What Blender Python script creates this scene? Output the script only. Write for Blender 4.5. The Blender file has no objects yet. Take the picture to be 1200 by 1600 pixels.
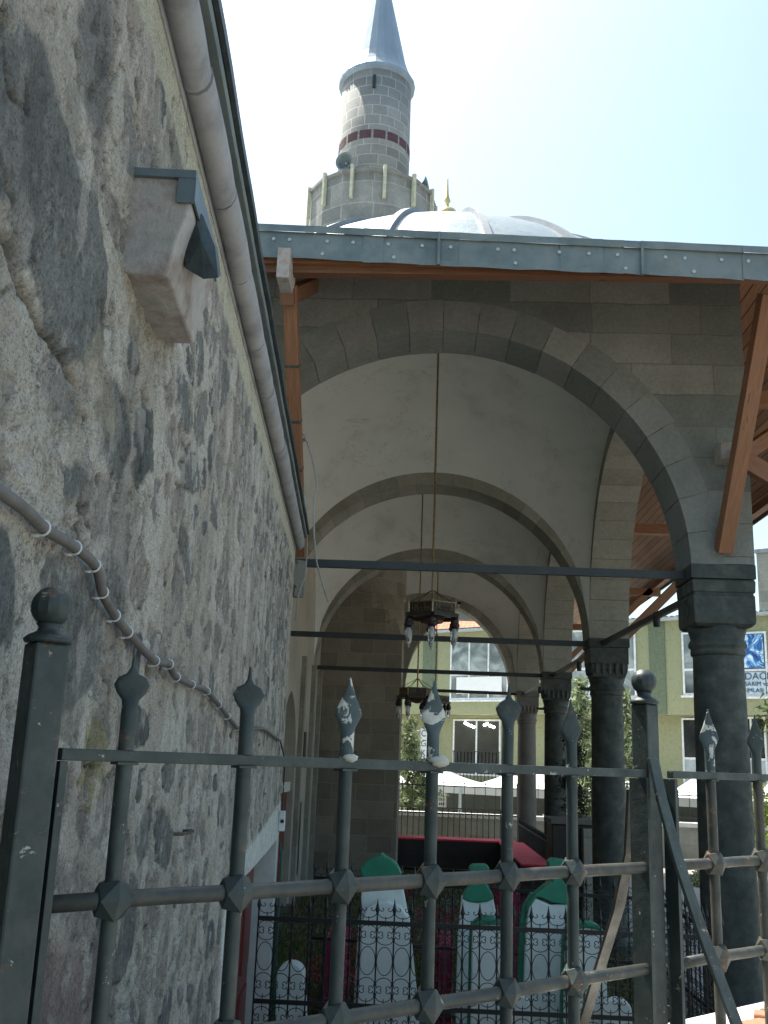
import bpy, math, random
import numpy as np
from mathutils import Vector, Matrix
random.seed(7)
R_ = math.radians
sc = bpy.context.scene
# ------------------------------------------------------------------ camera, sky, sun, exposure
F = 1550.0; RHO = .037; PIT = math.atan(388/F)
_up = np.array([math.cos(PIT)*math.sin(RHO), math.cos(PIT)*math.cos(RHO), -math.sin(PIT)])
_d = np.array([55., -390., -F]); _d -= _up*_d.dot(_up); _d /= np.linalg.norm(_d)
CR = np.array([np.cross(_d, _up), _d, _up])
EYE = np.array([0, 0, 1.6])
cam = bpy.data.cameras.new('camera'); co = bpy.data.objects.new('camera', cam); sc.collection.objects.link(co)
cam.sensor_fit = 'VERTICAL'; cam.sensor_height = 36; cam.lens = F/1600*36; cam.clip_start = .05; cam.clip_end = 600
co.matrix_world = Matrix([[*CR[0], 0], [*CR[1], 0], [*CR[2], 1.6], [0, 0, 0, 1]])
sc.camera = co
SUN_EL, SUN_AZ = 62.5, -50.0            # azimuth from +Y, negative to the left
w = bpy.data.worlds.new('World'); sc.world = w; w.use_nodes = True
nt = w.node_tree; sky = nt.nodes.new('ShaderNodeTexSky'); sky.sky_type = 'NISHITA'; sky.sun_disc = False
sky.sun_elevation = R_(SUN_EL); sky.sun_rotation = R_(SUN_AZ); sky.dust_density = 3.6; sky.air_density = 1.0; sky.ozone_density = 1.0; sky.altitude = 300
tn_ = nt.nodes.new('ShaderNodeMix'); tn_.data_type = 'RGBA'; tn_.blend_type = 'MULTIPLY'; tn_.inputs[0].default_value = 1; tn_.inputs[7].default_value = (.935, 1.0, .905, 1)
nt.links.new(sky.outputs[0], tn_.inputs[6]); nt.links.new(tn_.outputs[2], nt.nodes['Background'].inputs[0]); nt.nodes['Background'].inputs[1].default_value = .15
sun = bpy.data.lights.new('sun', 'SUN'); sun.energy = 4.5; sun.angle = R_(.5); sun.color = (1, .95, .87)
so = bpy.data.objects.new('sun', sun); sc.collection.objects.link(so)
sd = Vector((math.sin(R_(SUN_AZ))*math.cos(R_(SUN_EL)), math.cos(R_(SUN_AZ))*math.cos(R_(SUN_EL)), math.sin(R_(SUN_EL))))
so.rotation_euler = sd.to_track_quat('Z', 'Y').to_euler()
sc.view_settings.view_transform = 'Standard'; sc.view_settings.look = 'None'
sc.view_settings.exposure = 1.22; sc.view_settings.gamma = 1
sc.cycles.max_bounces = 8; sc.cycles.diffuse_bounces = 5

# ------------------------------------------------------------------ measuring helpers (pixel of the photograph -> point on a known plane)
def ray(x, y): return CR @ np.array([x-600, -(y-800), -F])
def atY(x, y, Y0): r = ray(x, y); return EYE + r*Y0/r[1]
def atX(x, y, X0): r = ray(x, y); return EYE + r*X0/r[0]
def atZ(x, y, Z0): r = ray(x, y); return EYE + r*(Z0-1.6)/r[2]
WD = ray(543, 1186); WD[2] = 0; WD /= np.linalg.norm(WD); WN = np.array([WD[1], -WD[0], 0]); WW = .55
def wp(s, n, z): p = WD*s + WN*(n-WW); return Vector((p[0], p[1], z))
def wpx(x, y, n=0.0):
    r = ray(x, y); t = -(WW-n)/(r @ WN); P = EYE + r*t; return (float(P @ WD), float(P[2]))
def wps(x, y, s):                      # pixel on the plane s = const of the wall frame -> (n, z)
    r = ray(x, y); t = s/(r @ WD); P = EYE + r*t; return (float(P @ WN)+WW, float(P[2]))

# ------------------------------------------------------------------ mesh helpers
class MB:
    def __init__(s): s.v = []; s.f = []; s.uv = []
    def add(s, vs, fs, uvs=None):
        o = len(s.v); s.v += [tuple(map(float, v)) for v in vs]
        for i, f in enumerate(fs):
            s.f.append(tuple(o+k for k in f))
            s.uv.append(uvs[i] if uvs else None)
        return s
    def quad(s, a, b, c, d, uv=None): return s.add([a, b, c, d], [(0, 1, 2, 3)], [uv] if uv else None)
    def box(s, a, b, jit=0):
        x0, y0, z0 = a; x1, y1, z1 = b
        vs = [(x0,y0,z0),(x1,y0,z0),(x1,y1,z0),(x0,y1,z0),(x0,y0,z1),(x1,y0,z1),(x1,y1,z1),(x0,y1,z1)]
        if jit: vs = [tuple(c+random.uniform(-jit, jit) for c in v) for v in vs]
        return s.hexa(vs)
    def hexa(s, vs):
        fs = [(0,3,2,1),(4,5,6,7),(0,1,5,4),(1,2,6,5),(2,3,7,6),(3,0,4,7)]
        uvs = []
        for f in fs:
            P = [Vector(vs[k]) for k in f]; n = (P[1]-P[0]).cross(P[2]-P[0])
            ax = max(range(3), key=lambda k: abs(n[k]))
            uvs.append([(p[1], p[2]) if ax == 0 else (p[0], p[2]) if ax == 1 else (p[0], p[1]) for p in P])
        return s.add(vs, fs, uvs)
    def bar(s, p, q, w, h, up=(0, 0, 1)):
        p = Vector(p); q = Vector(q); d = (q-p).normalized(); u = Vector(up)
        x = d.cross(u)
        if x.length < 1e-4: x = d.cross(Vector((0, 1, 0)))
        x.normalize(); y = x.cross(d).normalized(); x *= w/2; y *= h/2
        L = (q-p).length
        vs = [p-x-y, p+x-y, p+x+y, p-x+y, q-x-y, q+x-y, q+x+y, q-x+y]
        fs = [(0,3,2,1),(4,5,6,7),(0,1,5,4),(1,2,6,5),(2,3,7,6),(3,0,4,7)]
        uvs = [[(0,0),(0,h),(w,h),(w,0)], [(0,0),(w,0),(w,h),(0,h)]]+[[(0,0),(w,0),(w,L),(0,L)]]*4
        return s.add(vs, fs, uvs)
    def tube(s, pts, r, n=8, cap=True):
        P = [Vector(p) for p in pts]; m = len(P); rr = r if isinstance(r, (list, tuple)) else [r]*m
        vs = []; fs = []; ref = None
        for i in range(m):
            d = (P[min(i+1, m-1)]-P[max(i-1, 0)])
            d = d.normalized() if d.length > 1e-9 else Vector((0, 0, 1))
            if ref is None:
                ref = Vector((0, 0, 1)) if abs(d.z) < .9 else Vector((0, 1, 0))
            a = (ref - d*ref.dot(d))
            if a.length < 1e-5: a = d.orthogonal()
            a.normalize(); b = d.cross(a); ref = a
            for k in range(n):
                t = 2*math.pi*k/n; vs.append(P[i]+(a*math.cos(t)+b*math.sin(t))*rr[i])
        for i in range(m-1):
            for k in range(n):
                k2 = (k+1) % n; fs.append((i*n+k, i*n+k2, (i+1)*n+k2, (i+1)*n+k))
        if cap: fs.append(tuple(range(n-1, -1, -1))); fs.append(tuple((m-1)*n+k for k in range(n)))
        return s.add(vs, fs)
    def lathe(s, c, prof, n=24, a0=0, a1=2*math.pi, cap=True):
        vs = []; fs = []; uvs = []; full = abs(a1-a0-2*math.pi) < 1e-6; m = n if full else n+1
        for (r, z) in prof:
            for k in range(m):
                t = a0+(a1-a0)*k/n; vs.append((c[0]+r*math.cos(t), c[1]+r*math.sin(t), c[2]+z))
        L = 0
        for i in range(len(prof)-1):
            L2 = L+math.hypot(prof[i+1][0]-prof[i][0], prof[i+1][1]-prof[i][1])
            ru = max(p[0] for p in prof)
            for k in range(n):
                k2 = (k+1) % m; fs.append((i*m+k, i*m+k2, (i+1)*m+k2, (i+1)*m+k))
                u0 = ru*(a1-a0)*k/n; u1 = ru*(a1-a0)*(k+1)/n
                uvs.append([(u0, L), (u1, L), (u1, L2), (u0, L2)])
            L = L2
        if cap and full:
            for i in (0, len(prof)-1):
                if prof[i][0] > 1e-4: fs.append(tuple(i*m+k for k in range(m))); uvs.append(None)
        return s.add(vs, fs, uvs)
    def build(s, name, mat, parent=None, smooth=False, bevel=0, recalc=True, root=None):
        off = Vector((0, 0, 0)); q = parent
        while q is not None: off += q.location; q = q.parent
        loc = Vector((0, 0, 0))
        if root is not None: loc = Vector(root)-off; off = Vector(root)
        me = bpy.data.meshes.new(name)
        me.from_pydata([(v[0]-off.x, v[1]-off.y, v[2]-off.z) for v in s.v], [], s.f)
        if any(u is not None for u in s.uv):
            ul = me.uv_layers.new(name='UVMap'); i = 0; dat = []
            for f, u in zip(s.f, s.uv):
                for k in range(len(f)): dat += list(u[k]) if u else [0, 0]
            ul.data.foreach_set('uv', dat)
        me.materials.append(mat)
        if smooth: me.polygons.foreach_set('use_smooth', [True]*len(me.polygons))
        me.update()
        if recalc:
            import bmesh
            bm = bmesh.new(); bm.from_mesh(me); bmesh.ops.recalc_face_normals(bm, faces=bm.faces); bm.to_mesh(me); bm.free()
        o = bpy.data.objects.new(name, me); sc.collection.objects.link(o); o.parent = parent; o.location = loc
        if bevel:
            b = o.modifiers.new('bevel', 'BEVEL'); b.width = bevel; b.segments = 2; b.limit_method = 'ANGLE'; b.angle_limit = R_(40)
        if smooth == 'auto' or (smooth and bevel): pass
        return o
def sharp(o, ang=35):
    me = o.data; me.polygons.foreach_set('use_smooth', [True]*len(me.polygons))
    me.set_sharp_from_angle(angle=R_(ang)); return o
def empty(name, loc):
    o = bpy.data.objects.new(name, None); sc.collection.objects.link(o); o.location = loc; o.empty_display_size = .2; return o
def tag(o, label=None, cat=None, group=None, kind=None):
    if label: o['label'] = label
    if cat: o['category'] = cat
    if group: o['group'] = group
    if kind: o['kind'] = kind
    return o
def copy_tree(o, parent=None):
    c = o.copy(); sc.collection.objects.link(c); c.parent = parent
    for ch in [x for x in o.children]: copy_tree(ch, c)
    return c

# ------------------------------------------------------------------ materials
def newmat(name):
    m = bpy.data.materials.new(name); m.use_nodes = True; t = m.node_tree; b = t.nodes['Principled BSDF']; return m, t, b
def N(t, k, **kw):
    n = t.nodes.new(k)
    for a, v in kw.items():
        if a.startswith('i_'): n.inputs[a[2:].replace('_', ' ')].default_value = v
        else: setattr(n, a, v)
    return n
def ramp(t, fac, stops, interp='LINEAR'):
    r = t.nodes.new('ShaderNodeValToRGB'); r.color_ramp.interpolation = interp; el = r.color_ramp.elements
    while len(el) < len(stops): el.new(.5)
    for e, (p, c) in zip(el, stops): e.position = p; e.color = (*c, 1) if len(c) == 3 else c
    t.links.new(fac, r.inputs[0]); return r.outputs[0]
def mixc(t, a, b, fac, mode='MIX'):
    m = t.nodes.new('ShaderNodeMix'); m.data_type = 'RGBA'; m.blend_type = mode
    for s_, v in ((m.inputs[6], a), (m.inputs[7], b), (m.inputs[0], fac)):
        if hasattr(v, 'links') or hasattr(v, 'is_linked'): t.links.new(v, s_)
        elif isinstance(v, (int, float)): s_.default_value = v
        else: s_.default_value = (*v, 1)
    return m.outputs[2]
def coords(t, kind='Object', scale=(1, 1, 1)):
    c = t.nodes.new('ShaderNodeTexCoord'); m = t.nodes.new('ShaderNodeMapping'); m.inputs['Scale'].default_value = scale
    t.links.new(c.outputs[kind], m.inputs[0]); return m.outputs[0]
def noise(t, vec, scale, detail=6, rough=.6, dist=0):
    n = N(t, 'ShaderNodeTexNoise'); n.inputs['Scale'].default_value = scale; n.inputs['Detail'].default_value = detail
    n.inputs['Roughness'].default_value = rough; n.inputs['Distortion'].default_value = dist
    t.links.new(vec, n.inputs['Vector']); return n.outputs['Fac']
def bump(t, b, h, strength, dist=.01):
    n = N(t, 'ShaderNodeBump'); n.inputs['Strength'].default_value = strength; n.inputs['Distance'].default_value = dist
    t.links.new(h, n.inputs['Height']); t.links.new(n.outputs[0], b.inputs['Normal'])
def mnoise(name, stops, scale=4, rough=.8, bmp=.3, bscale=40, metallic=0, sc3=(1, 1, 1), dist=.005, coord='Object', rr=None, spec=None):
    m, t, b = newmat(name); v = coords(t, coord, sc3)
    f = noise(t, v, scale, 8, .65)
    c = ramp(t, f, stops); t.links.new(c, b.inputs['Base Color'])
    b.inputs['Roughness'].default_value = rough; b.inputs['Metallic'].default_value = metallic
    if spec is not None: b.inputs['Specular IOR Level'].default_value = spec
    if rr:
        f2 = noise(t, v, scale*2.3, 4); o = ramp(t, f2, [(.3, (rr[0],)*3), (.7, (rr[1],)*3)]); t.links.new(o, b.inputs['Roughness'])
    if bmp: bump(t, b, noise(t, v, bscale, 6, .7), bmp, dist)
    return m
def two(a, b, lo=.3, hi=.7): return [(lo, a), (hi, b)]
def ashlar(name, c1, c2, mortar, bw=.62, rh=.36, ms=.008, stain=.5, dark=(.5, .5, .47), bmp=.5, red=None):
    m, t, b = newmat(name); uv = coords(t, 'UV'); ob = coords(t, 'Object')
    # wobble the joints a little
    nz = N(t, 'ShaderNodeTexNoise'); nz.inputs['Scale'].default_value = 2.2; t.links.new(ob, nz.inputs['Vector'])
    sub = N(t, 'ShaderNodeVectorMath', operation='SUBTRACT'); sub.inputs[1].default_value = (.5, .5, .5); t.links.new(nz.outputs['Color'], sub.inputs[0])
    scl = N(t, 'ShaderNodeVectorMath', operation='SCALE'); scl.inputs['Scale'].default_value = .035; t.links.new(sub.outputs[0], scl.inputs[0])
    ad = N(t, 'ShaderNodeVectorMath', operation='ADD'); t.links.new(uv, ad.inputs[0]); t.links.new(scl.outputs[0], ad.inputs[1])
    br = N(t, 'ShaderNodeTexBrick'); t.links.new(ad.outputs[0], br.inputs['Vector'])
    br.offset = .5; br.squash = 1.35; br.squash_frequency = 3; br.offset_frequency = 2
    for k, v in (('Color1', (*c1, 1)), ('Color2', (*c2, 1)), ('Mortar', (*mortar, 1))): br.inputs[k].default_value = v
    for k, v in (('Scale', 1), ('Mortar Size', ms), ('Mortar Smooth', .4), ('Bias', 0), ('Brick Width', bw), ('Row Height', rh)): br.inputs[k].default_value = v
    f = noise(t, ob, 1.3, 8, .7); st = ramp(t, f, [(.35, dark), (.62, (1, 1, 1))])
    c = mixc(t, br.outputs['Color'], st, stain, 'MULTIPLY')
    f2 = noise(t, ob, 26, 8, .75); g = ramp(t, f2, [(.3, (.72, .72, .72)), (.7, (1.2, 1.2, 1.2))]); c = mixc(t, c, g, .8, 'MULTIPLY')
    t.links.new(c, b.inputs['Base Color']); b.inputs['Roughness'].default_value = .92; b.inputs['Specular IOR Level'].default_value = .25
    mx = N(t, 'ShaderNodeMath', operation='MULTIPLY_ADD'); mx.inputs[1].default_value = -1.0
    t.links.new(br.outputs['Fac'], mx.inputs[0]); t.links.new(noise(t, ob, 45, 6, .7), mx.inputs[2]); bump(t, b, mx.outputs[0], bmp, .012)
    return m
def island(name, stops, bmp=.5, sc_=20):
    m, t, b = newmat(name); ob = coords(t, 'Object'); g = N(t, 'ShaderNodeNewGeometry')
    c = ramp(t, g.outputs['Random Per Island'], stops)
    f = noise(t, ob, sc_, 8, .75); gg = ramp(t, f, [(.3, (.75, .75, .75)), (.7, (1.18, 1.18, 1.18))]); c = mixc(t, c, gg, .8, 'MULTIPLY')
    f = noise(t, ob, 1.4, 8, .7); c = mixc(t, c, ramp(t, f, [(.38, (.6, .6, .57)), (.6, (1, 1, 1))]), .5, 'MULTIPLY')
    t.links.new(c, b.inputs['Base Color']); b.inputs['Roughness'].default_value = .92; b.inputs['Specular IOR Level'].default_value = .25
    bump(t, b, noise(t, ob, 45, 6, .7), bmp, .01); return m
def wood(name, c1, c2, plank=None, rough=.55):
    m, t, b = newmat(name); uv = coords(t, 'UV'); v = coords(t, 'UV', (14, 1.2, 1))
    f = noise(t, v, 3, 8, .7, .6); c = ramp(t, f, [(.3, c1), (.7, c2)])
    fk = noise(t, coords(t, 'UV', (3, 1, 1)), 5, 3, .5); c = mixc(t, c, ramp(t, fk, [(.28, (.35, .25, .2)), (.36, (1, 1, 1))]), .8, 'MULTIPLY')
    h = f
    if plank:
        br = N(t, 'ShaderNodeTexBrick'); t.links.new(coords(t, 'UV'), br.inputs['Vector']); br.offset = .37
        for k, q in (('Color1', (1, 1, 1, 1)), ('Color2', (.62, .62, .62, 1)), ('Mortar', (.08, .06, .05, 1))): br.inputs[k].default_value = q
        for k, q in (('Scale', 1), ('Mortar Size', .006), ('Mortar Smooth', .1), ('Bias', 0), ('Brick Width', 3.1), ('Row Height', plank)): br.inputs[k].default_value = q
        v2 = coords(t, 'UV', (1.2, 14, 1)); f = noise(t, v2, 3, 8, .7, .6); c = ramp(t, f, [(.3, c1), (.7, c2)])
        c = mixc(t, c, br.outputs['Color'], 1, 'MULTIPLY')
    t.links.new(c, b.inputs['Base Color']); b.inputs['Roughness'].default_value = rough; bump(t, b, f, .25, .004)
    return m
def leafmat(name, a, b_, c_):
    m, t, b = newmat(name); g = N(t, 'ShaderNodeNewGeometry')
    c = ramp(t, g.outputs['Random Per Island'], [(0, a), (.5, b_), (1, c_)]); t.links.new(c, b.inputs['Base Color']); b.inputs['Roughness'].default_value = .6
    b.inputs['Specular IOR Level'].default_value = .3
    tr = N(t, 'ShaderNodeBsdfTranslucent'); t.links.new(c, tr.inputs[0]); mx = N(t, 'ShaderNodeMixShader'); mx.inputs[0].default_value = .3
    t.links.new(b.outputs[0], mx.inputs[1]); t.links.new(tr.outputs[0], mx.inputs[2]); t.links.new(mx.outputs[0], t.nodes['Material Output'].inputs[0])
    return m
def flat(name, c, rough=.6, metallic=0, emit=0):
    m, t, b = newmat(name); v = coords(t); f = noise(t, v, 9, 6, .6)
    cc = ramp(t, f, [(.3, tuple(x*.8 for x in c)), (.7, tuple(min(1, x*1.15) for x in c))]); t.links.new(cc, b.inputs['Base Color'])
    b.inputs['Roughness'].default_value = rough; b.inputs['Metallic'].default_value = metallic
    if emit: b.inputs['Emission Color'].default_value = (*c, 1); b.inputs['Emission Strength'].default_value = emit
    return m

m_ash = ashlar('facade ashlar', (.15, .16, .143), (.26, .263, .232), (.165, .165, .145), .82, .33, .007)
m_ash_in = ashlar('porch ashlar', (.28, .27, .225), (.36, .345, .29), (.32, .305, .26), .75, .42)
m_min_base = ashlar('minaret base ashlar', (.22, .19, .15), (.31, .275, .22), (.33, .30, .25), .55, .36, .009)
m_min = ashlar('minaret ashlar', (.22, .225, .215), (.33, .325, .305), (.44, .425, .39), .42, .30, .016, stain=.35)
m_balc = ashlar('balcony stone', (.24, .24, .225), (.34, .335, .31), (.44, .42, .38), .85, .62, .02, stain=.6)
m_vous = island('voussoir stone', [(0, (.18, .19, .172)), (.5, (.208, .215, .195)), (.9, (.24, .243, .218)), (1, (.285, .285, .26))])
m_vous_in = island('inner voussoir stone', [(0, (.25, .24, .20)), (.5, (.28, .27, .225)), (1, (.32, .305, .26))])
m_vault = mnoise('vault plaster', [(.30, (.46, .465, .42)), (.46, (.58, .59, .545)), (.75, (.64, .645, .60))], 1.1, .9, .35, 35)
def cracks(m, sc3, scale, dark, width=.006, lo=.5, hi=.6, seed=3.7):
    t = m.node_tree; b = t.nodes['Principled BSDF']; src = b.inputs['Base Color'].links[0].from_socket
    c = t.nodes.new('ShaderNodeTexCoord'); mp = t.nodes.new('ShaderNodeMapping'); mp.inputs['Scale'].default_value = sc3; mp.inputs['Location'].default_value = (seed, seed*.7, seed*1.3); t.links.new(c.outputs['Object'], mp.inputs[0])
    f = noise(t, mp.outputs[0], scale, 9, .68, .8); k = ramp(t, f, [(.5-width, (0, 0, 0)), (.5, (1, 1, 1)), (.5+width, (0, 0, 0))])
    g = ramp(t, noise(t, mp.outputs[0], scale*.9+.7, 3, .5), [(lo, (0, 0, 0)), (hi, (1, 1, 1))]); q = mixc(t, k, g, 1, 'MULTIPLY')
    t.links.new(mixc(t, src, dark, q), b.inputs['Base Color'])
cracks(m_vault, (1, 1, 1), .9, (.26, .25, .22), .003, .48, .58)
m_plas = mnoise('inner wall plaster', [(.25, (.30, .27, .22)), (.55, (.40, .37, .31)), (.8, (.50, .46, .39))], 1.1, .92, .4, 22)
m_col = mnoise('green basalt column', [(.3, (.018, .025, .020)), (.46, (.031, .039, .032)), (.6, (.052, .060, .048)), (.74, (.10, .105, .082))], 5.0, .65, .5, 40, rr=(.5, .85), dist=.004)
m_col_far = mnoise('brown stone column', [(.25, (.10, .09, .075)), (.6, (.14, .13, .11)), (.85, (.19, .17, .14))], 3, .8, .35, 50)
m_zinc = mnoise('zinc fascia', [(.25, (.08, .105, .105)), (.45, (.13, .16, .157)), (.6, (.175, .20, .19)), (.7, (.15, .195, .21)), (.85, (.13, .21, .27))], 3.2, .6, .35, 12, metallic=.2, rr=(.4, .7))
m_lead = mnoise('lead dome', [(.3, (.19, .23, .25)), (.6, (.27, .32, .34)), (.8, (.34, .38, .39))], 2.2, .5, .3, 5, metallic=.5, rr=(.35, .55), dist=.03)
m_leadseam = mnoise('lead seam', two((.16, .18, .2), (.26, .28, .3)), 3, .6, .3, 20, metallic=.3)
m_spire = mnoise('spire zinc', [(.3, (.20, .26, .31)), (.7, (.29, .35, .40))], 2, .5, .2, 20, metallic=.4, sc3=(1, 1, .25))
m_wood = wood('orange timber', (.15, .062, .026), (.27, .118, .052))
m_wood_d = wood('dark timber', (.10, .045, .02), (.2, .085, .04))
m_plank = wood('soffit planks', (.30, .13, .06), (.48, .24, .12), .11)
m_oldwood = mnoise('weathered paint on timber', [(.3, (.22, .17, .14)), (.5, (.36, .33, .29)), (.7, (.30, .20, .15))], 9, .85, .6, 40)
m_iron = mnoise('dark iron tie', two((.010, .014, .013), (.022, .029, .027)), 6, .5, .3, 60)
def painted(name, lo, mid, hi, chip, rust):
    m, t, b = newmat(name); v = coords(t)
    c = ramp(t, noise(t, v, 11, 6), [(.3, lo), (.5, mid), (.7, hi)])
    c = mixc(t, c, ramp(t, noise(t, v, 90, 4), [(.3, (.8,)*3), (.7, (1.15,)*3)]), .7, 'MULTIPLY')
    kr = ramp(t, noise(t, v, 19, 8, .72), [(rust, (0, 0, 0)), (rust+.06, (1, 1, 1))]); c = mixc(t, c, ramp(t, noise(t, v, 70, 4), [(.3, (.06, .035, .022)), (.7, (.14, .09, .055))]), kr)
    kc = ramp(t, noise(t, v, 38, 7, .7, .4), [(chip, (0, 0, 0)), (chip+.012, (1, 1, 1))]); c = mixc(t, c, (.34, .35, .31), kc)
    t.links.new(c, b.inputs['Base Color']); t.links.new(ramp(t, noise(t, v, 23, 5), [(.3, (.36,)*3), (.7, (.66,)*3)]), b.inputs['Roughness'])
    mx = N(t, 'ShaderNodeMath', operation='MULTIPLY_ADD'); mx.inputs[1].default_value = -.7; t.links.new(kc, mx.inputs[0]); t.links.new(noise(t, v, 60, 6, .7), mx.inputs[2]); bump(t, b, mx.outputs[0], .5, .0025); return m
m_fence = painted('green painted iron', (.015, .024, .023), (.026, .040, .037), (.046, .060, .053), .645, .605)
m_rust = painted('faded painted iron', (.024, .030, .026), (.046, .049, .041), (.085, .08, .062), .67, .57)
def peel():
    m, t, b = newmat('peeling paint'); v = coords(t)
    a = ramp(t, noise(t, v, 12, 6), [(.3, (.03, .052, .055)), (.7, (.07, .10, .10))])
    f = noise(t, v, 26, 6, .62, .5); k = ramp(t, f, [(.545, (0, 0, 0)), (.56, (1, 1, 1))])
    wc = ramp(t, noise(t, v, 60, 4), [(.3, (.42, .42, .37)), (.7, (.62, .61, .55))])
    t.links.new(mixc(t, a, wc, k), b.inputs['Base Color']); b.inputs['Roughness'].default_value = .6; bump(t, b, k, .5, .0015); return m
m_peel = peel()
m_black = mnoise('black wrought iron', two((.006, .009, .009), (.016, .02, .02)), 9, .45, .2, 60)
m_conc = mnoise('cornice render', [(.32, (.19, .192, .2)), (.48, (.275, .278, .285)), (.7, (.33, .33, .33))], 6, .88, .5, 50)
m_white = mnoise('white painted plaster', [(.25, (.46, .47, .42)), (.6, (.60, .61, .55)), (.85, (.66, .66, .60))], 5, .85, .5, 35)
m_spout = mnoise('waterspout stone', [(.3, (.17, .14, .12)), (.42, (.27, .235, .21)), (.55, (.36, .345, .32)), (.7, (.27, .285, .265))], 9, .92, .9, 45, dist=.008)
m_sheet = mnoise('sheet metal flashing', two((.10, .135, .15), (.18, .22, .235)), 8, .5, .3, 40, metallic=.5)
m_sheet_d = mnoise('dark bent sheet metal', two((.025, .035, .038), (.08, .10, .10)), 10, .5, .4, 40, metallic=.5)
m_cond = mnoise('conduit grey', two((.09, .085, .08), (.15, .14, .13)), 20, .6, .3, 120)
m_clip = flat('white plastic', (.60, .62, .61), .5)
m_red = mnoise('dark red paint', two((.10, .014, .012), (.19, .03, .025)), 5, .5, .2, 40)
m_redcloth = mnoise('crimson cloth', two((.22, .01, .04), (.36, .018, .065)), 4, .8, .5, 30)
m_redtop = mnoise('bright red carpet', two((.60, .03, .06), (.78, .07, .10)), 4, .8, .5, 60)
m_darkwood = mnoise('near black wood', two((.012, .01, .009), (.03, .018, .014)), 4, .5, .3, 50)
m_tomb = mnoise('whitewashed gravestone', [(.25, (.44, .50, .46)), (.45, (.64, .70, .65)), (.8, (.72, .77, .72))], 4, .85, .5, 35)
m_tgreen = mnoise('green gloss paint', two((.008, .15, .085), (.015, .22, .125)), 7, .5, .25, 50)
m_rough = mnoise('limewashed rubble', [(.3, (.22, .24, .22)), (.6, (.42, .45, .41)), (.8, (.5, .52, .48))], 9, .95, 1, 18, dist=.03)
m_ground = mnoise('courtyard earth', [(.3, (.07, .07, .055)), (.6, (.12, .115, .09)), (.8, (.17, .16, .13))], 1.5, .95, .6, 20)
m_pave = mnoise('street paving', two((.22, .21, .19), (.32, .31, .28)), 2, .9, .4, 30)
m_grass = leafmat('grass blades', (.055, .085, .015), (.10, .12, .02), (.15, .14, .03))
m_petal = leafmat('red petals', (.25, .008, .03), (.36, .015, .055), (.46, .03, .09))
m_cope = mnoise('pale coping stone', two((.62, .60, .55), (.74, .72, .68)), 3, .8, .4, 40)
m_brick = mnoise('broken brick', two((.36, .14, .08), (.5, .24, .15)), 12, .9, .8, 50)
m_retain = ashlar('retaining wall', (.2, .2, .18), (.3, .29, .26), (.3, .29, .26), .45, .25)
m_bstone = ashlar('boundary wall stone', (.30, .29, .24), (.38, .36, .30), (.28, .27, .23), .6, .4)
m_brass = mnoise('old brass', two((.16, .11, .05), (.36, .27, .14)), 30, .4, .4, 90, metallic=.8)
m_bronze = mnoise('dark bronze', two((.02, .017, .014), (.055, .045, .035)), 20, .4, .3, 60, metallic=.5)
m_cop = mnoise('brown wooden hub', two((.06, .03, .02), (.13, .065, .045)), 12, .5, .3, 50)
def glassmat(name, c, al=.35):
    m, t, b = newmat(name); b.inputs['Base Color'].default_value = (*c, 1); b.inputs['Roughness'].default_value = .08
    b.inputs['Transmission Weight'].default_value = .85; b.inputs['IOR'].default_value = 1.45; return m
m_bulb = glassmat('lamp glass', (.9, .92, .92))
m_stucco = mnoise('yellow green stucco', [(.3, (.20, .215, .115)), (.42, (.285, .295, .17)), (.8, (.33, .335, .20))], 9, .95, .8, 14, dist=.03)
m_stucco_d = mnoise('dark green stucco', [(.25, (.10, .125, .08)), (.7, (.17, .20, .13))], 9, .95, .8, 14, dist=.03)
m_frame = flat('white window frame', (.74, .76, .76), .4)
m_panel = flat('pale grey panel', (.42, .46, .46), .5)
def winglass(name, stops, scale=1.2):
    m, t, b = newmat(name); f = noise(t, coords(t, 'Object', (1, 1, 1)), scale, 3, .5, 1.5)
    t.links.new(ramp(t, f, stops), b.inputs['Base Color']); b.inputs['Roughness'].default_value = .06; b.inputs['Specular IOR Level'].default_value = .9
    return m
m_glass = winglass('dark window glass', [(.35, (.006, .008, .009)), (.65, (.025, .03, .03))])
m_glass2 = winglass('curtained glass with painted reflections', [(.3, (.05, .06, .06)), (.48, (.14, .16, .155)), (.6, (.30, .34, .33)), (.75, (.42, .46, .45))], .8)  # pale tones for curtains, darker ones are reflections put into the colour
m_tile = None
def tilemat():
    m, t, b = newmat('red roof tiles'); v = coords(t, 'UV'); br = N(t, 'ShaderNodeTexBrick'); t.links.new(v, br.inputs['Vector'])
    for k, q in (('Color1', (.42, .13, .06, 1)), ('Color2', (.55, .21, .11, 1)), ('Mortar', (.16, .05, .03, 1))): br.inputs[k].default_value = q
    for k, q in (('Scale', 1), ('Mortar Size', .03), ('Mortar Smooth', .6), ('Brick Width', .3), ('Row Height', .26)): br.inputs[k].default_value = q
    t.links.new(br.outputs['Color'], b.inputs['Base Color']); b.inputs['Roughness'].default_value = .85; return m
m_tile = tilemat()
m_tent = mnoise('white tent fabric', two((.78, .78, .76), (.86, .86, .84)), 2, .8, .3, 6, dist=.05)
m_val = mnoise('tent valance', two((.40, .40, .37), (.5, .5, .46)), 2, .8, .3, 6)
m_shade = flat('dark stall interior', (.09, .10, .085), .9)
m_bark = mnoise('bark', two((.07, .055, .04), (.16, .13, .10)), 9, .95, 1, 30, dist=.02)
m_pine = leafmat('pine needles', (.11, .15, .08), (.24, .29, .15), (.42, .47, .26))
m_pine_d = leafmat('dark foliage', (.012, .02, .012), (.025, .035, .02), (.05, .06, .035))
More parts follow.
